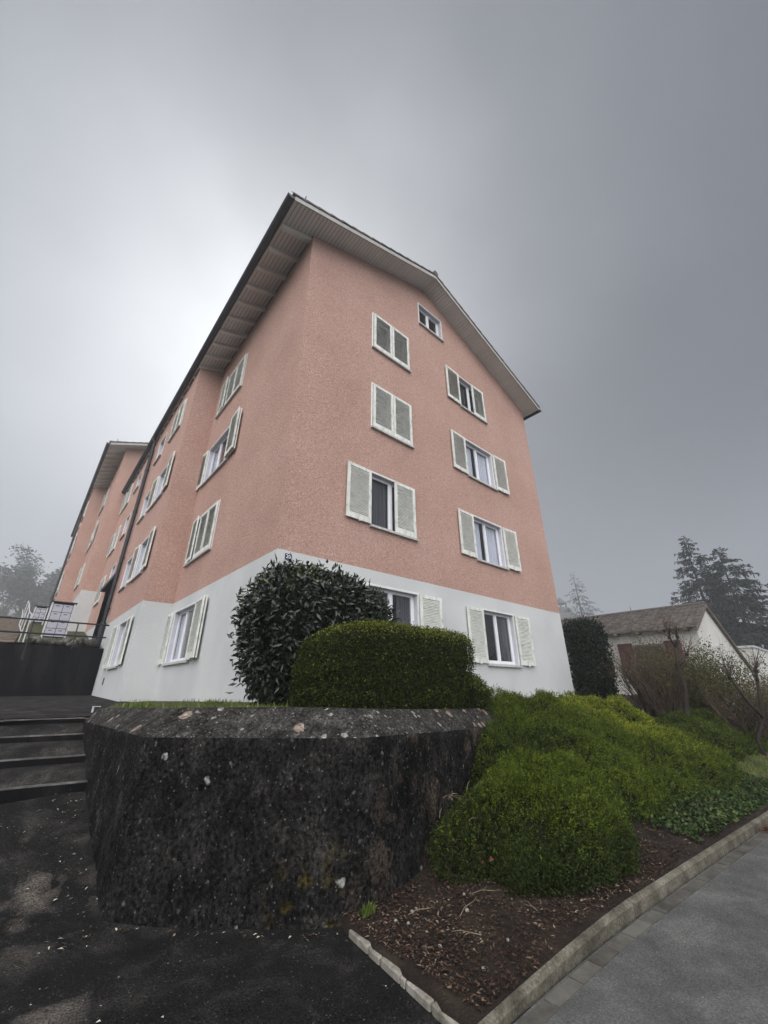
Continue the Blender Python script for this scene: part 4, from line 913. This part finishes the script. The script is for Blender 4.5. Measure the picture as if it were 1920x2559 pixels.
# ================================================================== RIGHT BACKGROUND: bungalow, garage
bg_ = empty('bungalow', (22, 2, .6), 'low white bungalow with brown tiled roof and maroon shutters behind the bare shrubs', 'house')
binv = Matrix.Translation(-Vector(bg_.location))
BX0, BX1, BY0, BY1 = 18.95, 28.4, -1.92, 16.0; RX = 21.75; RZ = 5.30; SLb = .42
def bz(x): return RZ-abs(x-RX)*(.42 if x < RX else .43)
def bpart(name, mb, m, par=bg_, **k_):
    o = mb.build(name, m, par, **k_)
    if par is bg_: o.matrix_parent_inverse = binv
    return o
w_ = MB(); w_.prism([(BX0, BY0, -.4), (BX1, BY0, -.4), (BX1, BY0, bz(BX1)), (RX, BY0, RZ), (BX0, BY0, bz(BX0))], (0, BY0, 0), (0, BY1, 0)); bpart('wall', w_, M['house_wall'])
r_ = MB()
for sgn, xe in ((1, 18.5), (-1, 28.9)):
    nrow = int(abs(RX-xe)/.19)
    for q in range(nrow):
        a = xe+(RX-xe)*q/nrow; b = xe+(RX-xe)*(q+1)/nrow
        yy0 = BY0-.12 
        for j in range(75):
            ya_ = yy0+(BY1+.2-yy0)*j/75; yb_ = yy0+(BY1+.2-yy0)*(j+1)/75-.02; zo = random.uniform(0, .015)
            if sgn < 0 and j: break
            if sgn < 0: yb_ = BY1
            r_.prism([(a-sgn*.03, ya_, bz(a)+.10+zo), (b, ya_, bz(b)+.07+zo), (b, ya_, bz(b)+.02), (a-sgn*.03, ya_, bz(a)+.045)], (0, ya_, 0), (0, yb_, 0))
r_.tube([(RX, BY0-.12, RZ+.10), (RX, BY1, RZ+.10)], .09, 7)
bpart('roof', r_, M['tile'])
v_ = MB()
for xa, xb in ((18.5, RX), (RX, 28.9)): v_.prism([(xa, BY0-.14, bz(xa)-.1), (xb, BY0-.14, bz(xb)-.1), (xb, BY0-.14, bz(xb)+.06), (xa, BY0-.14, bz(xa)+.06)], (0, BY0-.14, 0), (0, BY0-.005, 0))
bpart('verge_board', v_, M['wood'])
for j in range(9):
    q = MB(); y = BY0+.25+j*.95; q.box(18.45, BX0-.005, y, y+.14, bz(18.7)-.13, bz(18.7)-.02); bpart('rafter_end', q, M['wood'])
fr_ = MB(); fr_.box(BX0-.05, BX0-.003, -.55, .75, 2.45, 3.45); wnd = bpart('window', fr_, M['wood'])
q = MB(); q.box(BX0-.062, BX0-.052, -.48, .68, 2.55, 3.35); q.build('pane', M['metal_dark'], wnd).matrix_parent_inverse = Matrix.Identity(4)
for ya_, yb_ in ((-1.2, -.57), (.77, 1.4)):
    q = MB(); q.box(BX0-.06, BX0-.004, ya_, yb_, 2.4, 3.55)
    for i in range(14): q.box(BX0-.075, BX0-.061, ya_+.06, yb_-.06, 2.47+i*.075, 2.51+i*.075)
    q.build('shutter', M['maroon'], wnd)
lp = MB(); lp.tube([(21.9, BY0-.05, 1.4), (21.9, BY0-.05, 3.35)], .025, 6); lp.box(21.7, 22.1, BY0-.12, BY0-.004, 3.3, 3.42); bpart('downpipe', lp, M['galv'])
gr = empty('garage', (32, 1, .4), 'flat-roofed white garage at the right edge behind the bungalow', 'garage'); ginv = Matrix.Translation(-Vector(gr.location))
g_ = MB(); g_.box(28.95, 37, -2.3, 5, -.4, 3.72); o = g_.build('wall', M['house_wall'], gr); o.matrix_parent_inverse = ginv
g_ = MB(); g_.box(28.88, 37.1, -2.37, 5.1, 3.722, 3.84); o = g_.build('roof', M['galv'], gr); o.matrix_parent_inverse = ginv
g_ = MB(); g_.box(30.3, 34.4, -2.36, -2.303, -.1, 2.1); o = g_.build('door', M['dark'], gr); o.matrix_parent_inverse = ginv
for q in range(5):
    pass

# ================================================================== DISTANT TREES AND HOUSES IN THE FOG
def at(az, r, z=0): return Vector((CAM.x+r*math.sin(R(az)), CAM.y+r*math.cos(R(az)), z))
def conifer(az, r, top, base, width, label, seed, name='conifer', dens=1.0, droop=.25, lean=0.0, bare=0.0):
    rnd = random.Random(seed); p = at(az, r, base); e_ = empty(name, p, label, 'tree'); inv = Matrix.Translation(-p)
    h = top-base; t = MB(); c = MB(); B = []; A = []; Ls = []
    t.tube([p+Vector((lean*q*q, 0, h*q)) for q in np.linspace(0, .98, 9)], [h*.016*(1-q)+.02 for q in np.linspace(0, .98, 9)], 7)
    nb = int(150*dens)
    for i in range(nb):
        q = (.06+.93*(i+rnd.random())/nb); a = rnd.uniform(0, 6.28); L = width*(1-q)**.72*rnd.uniform(.6, 1.12)+.25
        dx = Vector((math.cos(a), math.sin(a), 0)); p0 = p+Vector((lean*q*q, 0, h*q)); pts = [p0]
        for k_ in range(1, 6):
            f = k_/5; pts.append(p0+dx*L*f+Vector((0, 0, L*(.12*f-droop*f*f+(.10*max(0, f-.6)))))+Vector((rnd.gauss(0, .05), rnd.gauss(0, .05), rnd.gauss(0, .04)))*L*.5)
        t.tube(pts, [.05*(1-f)*(L/width)+.012 for f in np.linspace(0, 1, 6)], 4, False)
        side = Vector((-dx.y, dx.x, 0)); nn_ = int(L*10*(1-bare))
        for k_ in range(nn_):
            f = rnd.uniform(.12, 1)**.8; j = min(4, int(f*5)); b0 = pts[j].lerp(pts[j+1], f*5-j); s = rnd.choice((-1, 1)); l_ = L*.26*(1.15-f)*rnd.uniform(.5, 1.3)+.12
            d = (side*s*rnd.uniform(.3, 1)+dx*rnd.uniform(.2, .8)+Vector((0, 0, rnd.uniform(-1.3, .1)))).normalized()
            for u in range(3): B.append(b0+d*l_*u/3); A.append((d+Vector((rnd.gauss(0, .35), rnd.gauss(0, .35), rnd.gauss(0, .3)))).normalized()); Ls.append(l_*.5+.08)
    o = t.build('trunk', M['bark'], e_); o.matrix_parent_inverse = inv
    B = np.array(B); A = np.array(A); Ls = np.array(Ls); o = link('crown', leafmesh('crown', B, A, Ls, .08+Ls*.13, M['needle'], fold=.4), e_); o.matrix_parent_inverse = inv
conifer(80.3, 52, 16.9, 0, 5.4, 'taller, left one of two dark conifers behind the bungalow', 51, dens=1.25)
conifer(83.0, 49, 14.2, 0, 6.2, 'shorter, right one of two dark conifers behind the bungalow', 52, dens=1.3)
conifer(67.6, 124, 32.4, 3, 10.2, 'thin pale larch fading into fog above the bungalow roof', 53, name='larch_tree', dens=.62, droop=.34, lean=-1.2, bare=.55)
def broad(az, r, base, h, width, label, seed, name, leafy, m=None):
    rnd = random.Random(seed); p = at(az, r, base); e_ = empty(name, p, label, 'tree'); inv = Matrix.Translation(-p); t = MB(); tips = []
    pts = [p+Vector((rnd.gauss(0, .12)*q, rnd.gauss(0, .12)*q, h*.45*q)) for q in np.linspace(0, 1, 5)]; t.tube(pts, [h*.028*(1-.4*q) for q in np.linspace(0, 1, 5)], 8)
    for i in range(13):
        q = rnd.uniform(.35, 1); a = i*2.4+rnd.uniform(-.4, .4); k_ = min(3, int(q*4)); p0 = pts[k_].lerp(pts[k_+1], q*4-k_)
        grow(t, p0, Vector((math.cos(a)*width*.11, math.sin(a)*width*.11, .25+q*.8)), h*.36*rnd.uniform(.7, 1.1), h*.011, 3, tips, .5, 0, (2, 4), 4, .12, rnd)
    o = t.build('trunk', M['bark'], e_); o.matrix_parent_inverse = inv
    if leafy:
        T = np.array([x[0] for x in tips]); k_ = rng.integers(0, len(T), leafy); B = T[k_]+rng.normal(size=(leafy, 3))*np.array([.32, .32, .16])*h/9; A = unit(rng.normal(size=(leafy, 3))*np.array([1, 1, .5]))
        o = link('crown', leafmesh('crown', B, A, .045*h*rng.uniform(.6, 1.3, leafy), .016*h, m or M['needle']), e_); o.matrix_parent_inverse = inv
broad(-.5, 134, 12.0, 22.5, 6, 'round-headed pine fading into fog left of the far pink block', 61, 'pine_tree', 9000, M['fogged_needle'])
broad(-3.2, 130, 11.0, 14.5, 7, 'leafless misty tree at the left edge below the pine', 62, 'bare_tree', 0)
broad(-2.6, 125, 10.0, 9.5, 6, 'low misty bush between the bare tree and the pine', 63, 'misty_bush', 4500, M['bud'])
# hipped villa with an open cupola and a second roof turret, far off in the fog
p = at(65.2, 134, 0); vl = empty('villa', p, 'foggy hipped-roof villa with a small open cupola behind the larch', 'house'); vinv = Matrix.Translation(-p)
def frustum(mb, cx, cy, r0, z0, r1, z1, n=4, rot=.4):
    vs = [(cx+r0*math.cos(rot+2*math.pi*i/n), cy+r0*math.sin(rot+2*math.pi*i/n), z0) for i in range(n)]+[(cx+r1*math.cos(rot+2*math.pi*i/n), cy+r1*math.sin(rot+2*math.pi*i/n), z1) for i in range(n)]
    mb.add(vs, [tuple(range(n))[::-1], tuple(range(n, 2*n))]+[(i, (i+1) % n, n+(i+1) % n, n+i) for i in range(n)])
def vp(name, m, f, par=vl, iv=vinv):
    mb = MB(); f(mb); o = mb.build(name, m, par); o.matrix_parent_inverse = iv
vp('wall', M['far_wall'], lambda b: frustum(b, p.x, p.y, 8.5, 0, 8.5, 19.0))
vp('roof', M['far_roof'], lambda b: (frustum(b, p.x, p.y, 10.2, 19.0, 3.2, 22.4), frustum(b, p.x, p.y, 3.2, 22.4, 2.2, 24.2)))
for i in range(4):
    vp('post', M['far_roof'], lambda b: b.tube([(p.x+1.5*math.cos(.4+i*math.pi/2), p.y+1.5*math.sin(.4+i*math.pi/2), 24.2), (p.x+1.5*math.cos(.4+i*math.pi/2), p.y+1.5*math.sin(.4+i*math.pi/2), 25.4)], .22, 6))
vp('cupola', M['far_roof'], lambda b: frustum(b, p.x, p.y, 2.0, 25.4, .15, 27.4))
p2 = at(73.0, 118, 0); tv = empty('turret_house', p2, 'foggy house with a small pointed turret just above the bungalow roof', 'house'); tinv = Matrix.Translation(-p2)
vp('wall', M['far_wall'], lambda b: frustum(b, p2.x, p2.y, 5, 0, 5, 14), tv, tinv)
vp('roof', M['far_roof'], lambda b: (frustum(b, p2.x, p2.y, 6, 14, 1.2, 17), frustum(b, p2.x, p2.y, 1.1, 17, .9, 18.4, 8)), tv, tinv)
vp('spire', M['far_roof'], lambda b: frustum(b, p2.x, p2.y, .3, 18.4, .03, 20.6, 6), tv, tinv)

# ================================================================== FOREGROUND SMALL THINGS
# edging stones of the corner bed
ys_ = [-3.24, -3.50, -3.635, -3.85, -3.90, -4.12, -4.44]
lab = ['edging stone touching the planter wall foot', 'short brownish edging stone, second from the planter wall', 'chipped pale edging stone, middle of the row', 'smallest broken edging stone, fourth from the planter wall', 'long edging stone, second from the kerb', 'edging stone at the corner where the kerb begins']
for i in range(6):
    if lab[i] is None: continue
    a, b = ys_[i]-.002, ys_[i+1]+.002; xa = -.60-.125*(-3.24-a)*.8; xb = -.60-.125*(-3.24-b)*.8; w = .105
    V, F = superell((0, 0, 0), (.5, .5, .5), p=14, nu=56, nv=28, amp=.0, freq=1, seed=i)
    V[:, 0] = (xa+xb)/2+V[:, 0]*w+(.5-(V[:, 1]+.5))*0+(V[:, 1])*(xb-xa)*-1; V[:, 1] = (a+b)/2+V[:, 1]*abs(b-a); V[:, 2] = .012+V[:, 2]*.05
    V += .0035*np.stack([snoise(V, 14, 70+i), snoise(V, 14, 80+i), .5*snoise(V, 14, 90+i)], 1)
    link('edging_stone', npmesh('edging_stone', V, F, M['edging'], True), label=lab[i], category='edging stone', group='edging stones of the corner bed')
# bark chips and twigs
def on_bed(n, x0=-.48, x1=2.6, power=1.0):
    x = x0+(x1-x0)*rng.random(n)**power; y = yk(x)+.08+(1.3+.0*x)*rng.random(n); return x, y
n = 8500; x, y = on_bed(n, x0=-.62, power=1.25); B = np.stack([x, y, bed_z(x, y)+.012+.008*rng.random(n)], 1)
A = unit(np.stack([rng.normal(size=n), rng.normal(size=n), .18*rng.normal(size=n)], 1)); roll = unit(rng.normal(size=(n, 3))*.35+np.array([0, 0, 1.]))
link('bark_mulch', leafmesh('bark_mulch', B, A, .028*rng.uniform(.4, 1.6, n), .011*rng.uniform(.5, 1.4, n), M['chip'], fold=.15, roll=roll), kind='stuff', label='dark bark chips and dead bits covering the corner bed soil', category='mulch')
n = 1600; x, y = on_bed(n, .8, 9, 1.0); y = yk(x)+.13+.55*rng.random(n); B = np.stack([x, y, bed_z(x, y)+.012], 1)
A = unit(np.stack([rng.normal(size=n), rng.normal(size=n), .2*rng.normal(size=n)], 1))
link('leaf_litter', leafmesh('leaf_litter', B, A, .04*rng.uniform(.5, 1.4, n), .016, M['chip'], roll=unit(rng.normal(size=(n, 3))*.4+np.array([0, 0, 1.]))), kind='stuff', label='brown leaf litter along the kerb below the cushion shrubs', category='leaf litter')
for (x, y, a, L) in ((-.02, -3.75, .3, .36), (.3, -3.62, -.5, .25), (.72, -3.95, .9, .3), (-.1, -4.0, 2.2, .2), (.45, -4.1, 1.2, .17), (-.25, -3.45, -.2, .24)):
    tw = MB(); z = float(bed_z(x, y))+.025; p0 = Vector((x, y, z)); d = Vector((math.cos(a), math.sin(a), 0)); s = Vector((-d.y, d.x, 0))
    tw.tube([p0, p0+d*L*.35+s*.01+Vector((0, 0, .01)), p0+d*L*.7-s*.012+Vector((0, 0, .006)), p0+d*L], [.003, .0026, .0022, .0012], 5)
    tw.tube([p0+d*L*.4, p0+d*L*.55+s*.05+Vector((0, 0, .012))], [.002, .001], 4)
    tw.build('twig', M['twig_pale'], label='pale dry twig lying on the dark bark of the corner bed', category='twig', group='twigs on the corner bed')
PB = [npmesh('pebble', *superell((0, 0, 0), (.022, .018, .014), p=2.2, nu=12, nv=8, amp=.12, freq=60, seed=s), M['stone'], True) for s in range(3)]
for i, (x, y, s_) in enumerate(((-.30, -3.50, 1.0), (-.18, -3.42, 1.1), (-.12, -3.40, .8), (.10, -3.72, 1.5), (-.35, -3.42, .9), (-.40, -3.62, .8), (-.36, -3.86, 1.1), (-.42, -3.78, .8), (.28, -3.55, .9), (-.05, -3.95, .7), (.02, -4.12, .8), (-.28, -3.66, .7), (-.33, -4.18, 1.1), (.5, -3.85, .6), (.15, -3.5, .6))):
    o = link('pebble', PB[i % 3]); s_ *= .68; o.location = (x, y, float(bed_z(x, y))+.012*s_); o.scale = (s_, s_, s_); o.rotation_euler = (0, 0, i*1.3)
    o['label'] = 'small pale pebble on the dark soil of the corner bed'; o['category'] = 'pebble'; o['group'] = 'pebbles on the corner bed'
# fallen leaves and grit on the asphalt
n = 260; x = -3.4+2.9*rng.random(n); y = -4.6+4.6*rng.random(n)**1.0
edge = rng.random(n) < .6
x[edge] = -2.0-.25*np.abs(rng.normal(size=edge.sum())); y[edge] = -2.2+2.2*rng.random(edge.sum())
t = np.clip(rng.random(n), 0, 1); fr_ = (~edge) & (rng.random(n) < .45); x[fr_] = -1.9+1.25*t[fr_]-.04; y[fr_] = -1.98-1.2*t[fr_]-.05*np.abs(rng.normal(size=fr_.sum()))-.03
B = np.stack([x, y, drive_z(x, y)+.014], 1); A = unit(np.stack([rng.normal(size=n), rng.normal(size=n), .15*rng.normal(size=n)], 1))
link('fallen_leaves', leafmesh('fallen_leaves', B, A, .038*rng.uniform(.25, 1.2, n), .013*rng.uniform(.4, 1.2, n), M['deadleaf'], roll=unit(rng.normal(size=(n, 3))*.3+np.array([0, 0, 1.]))), kind='stuff', label='scattered pale dead leaves on the dark asphalt around the planter wall', category='leaves')
n = 420; x = 4.3+1.5*rng.random(n); y = yk(x)-.05-.22*np.abs(rng.normal(size=n))*.6; B = np.stack([x, y, .02+.02*rng.random(n)], 1); A = unit(np.stack([rng.normal(size=n), rng.normal(size=n), .3*rng.normal(size=n)], 1))
link('gutter_leaves', leafmesh('gutter_leaves', B, A, .05*rng.uniform(.5, 1.3, n), .02, M['redleaf']), kind='stuff', label='heap of reddish-brown leaves in the gutter at the right', category='leaves')
n = 26; x = .62+.5*rng.random(n); y = -3.62+.25*rng.random(n); B = np.stack([x, y, bed_z(x, y)+.05+.14*rng.random(n)], 1); A = unit(rng.normal(size=(n, 3)))
link('dead_leaves', leafmesh('dead_leaves', B, A, .10*rng.uniform(.7, 1.3, n), .05, M['redleaf']), kind='stuff', label='curled red-brown leaves caught under the nearest cushion shrub', category='leaves')
# ivy and turf on the lower bank at the right
n = 4200; x = 3.0+4.2*rng.random(n); y = yk(x)+.13+.75*rng.random(n)**1.3; k_ = snoise(np.stack([x, y, 0*x], 1), 3, 77)+.55*(1-np.abs(x-4.3)/2) > .12; x, y = x[k_], y[k_]; n = len(x)
B = np.stack([x, y, bed_z(x, y)+.02+.05*rng.random(n)], 1); A = unit(rng.normal(size=(n, 3))*np.array([1, 1, .5])+np.array([0, -.2, .2]))
link('ivy_patch', leafmesh('ivy_patch', B, A, .045*rng.uniform(.6, 1.3, n), .034, M['ivy'], roll=unit(rng.normal(size=(n, 3))*.5+np.array([0, -.2, 1.]))), kind='stuff', label='patch of small ivy leaves between the cushion shrubs and the kerb', category='ivy')
V, F = gridmesh(np.linspace(5.2, 30, 80), np.linspace(0, 1, 12), lambda a, b: 0*a); V[:, 1] = yk(V[:, 0])+.118+V[:, 1]*(1.4); V[:, 2] = bed_z(V[:, 0], V[:, 1])+.02*np.clip((V[:, 0]-5.2)*2, 0, 1)
link('lawn', npmesh('lawn', V, F, M['lawn'], True), kind='structure')
def grass(name, x, y, z, h, label):
    n = len(x); A = unit(np.stack([rng.normal(size=n)*.45, rng.normal(size=n)*.45, np.ones(n)], 1))
    link(name, leafmesh(name, np.stack([x, y, z], 1), A, h*rng.uniform(.4, 1.3, n), .010+.006*rng.random(n), M['grassblade'], fold=.1), kind='stuff', label=label, category='grass')
n = 5200; x = -1.6+1.5*rng.random(n); y = -2.0+4.4*rng.random(n); k_ = (x > -1.55+.0*y) & ((x+1.9)+(y+2.3) > .95) & ((x < -.05) | (y < -.1)); x, y = x[k_], y[k_]
k2_ = snoise(np.stack([x, y, 0*x], 1), 2.4, 15) > .0; x, y = x[k2_], y[k2_]
grass('grass', x, y, 1.335+.0*x, .12, 'fringe of green grass on the planter above the left end of the wall')
n = 9000; x = 5.2+9*rng.random(n); y = yk(x)+.15+1.2*rng.random(n); k_ = snoise(np.stack([x, y, 0*x], 1), 2, 18) > 0; x, y = x[k_], y[k_]
grass('turf', x, y, bed_z(x, y)+.01, .055, 'thin yellow-brown mossy turf on the lower bank at the right')
n = 120; x = -.52+.12*rng.random(n); y = -3.2-.06*rng.random(n); grass('weeds', x, y, bed_z(x, y)+.005, .06, 'tiny green weeds where the edging stones meet the wall')

# ================================================================== FOG
hz = MB(); hz.box(-141, 141, -141, 141, -1.6, 37)
hm = bpy.data.materials.new('fog'); hm.use_nodes = True
hn = hm.node_tree.nodes; hn.remove(hn['Principled BSDF']); pv = hn.new('ShaderNodeVolumePrincipled')
pv.inputs['Color'].default_value = (.80, .83, .88, 1); pv.inputs['Density'].default_value = .0032; pv.inputs['Anisotropy'].default_value = .5
hm.node_tree.links.new(pv.outputs[0], hn['Material Output'].inputs['Volume'])
hz.build('haze', hm, kind='stuff', label='thin grey fog filling the air', category='fog')
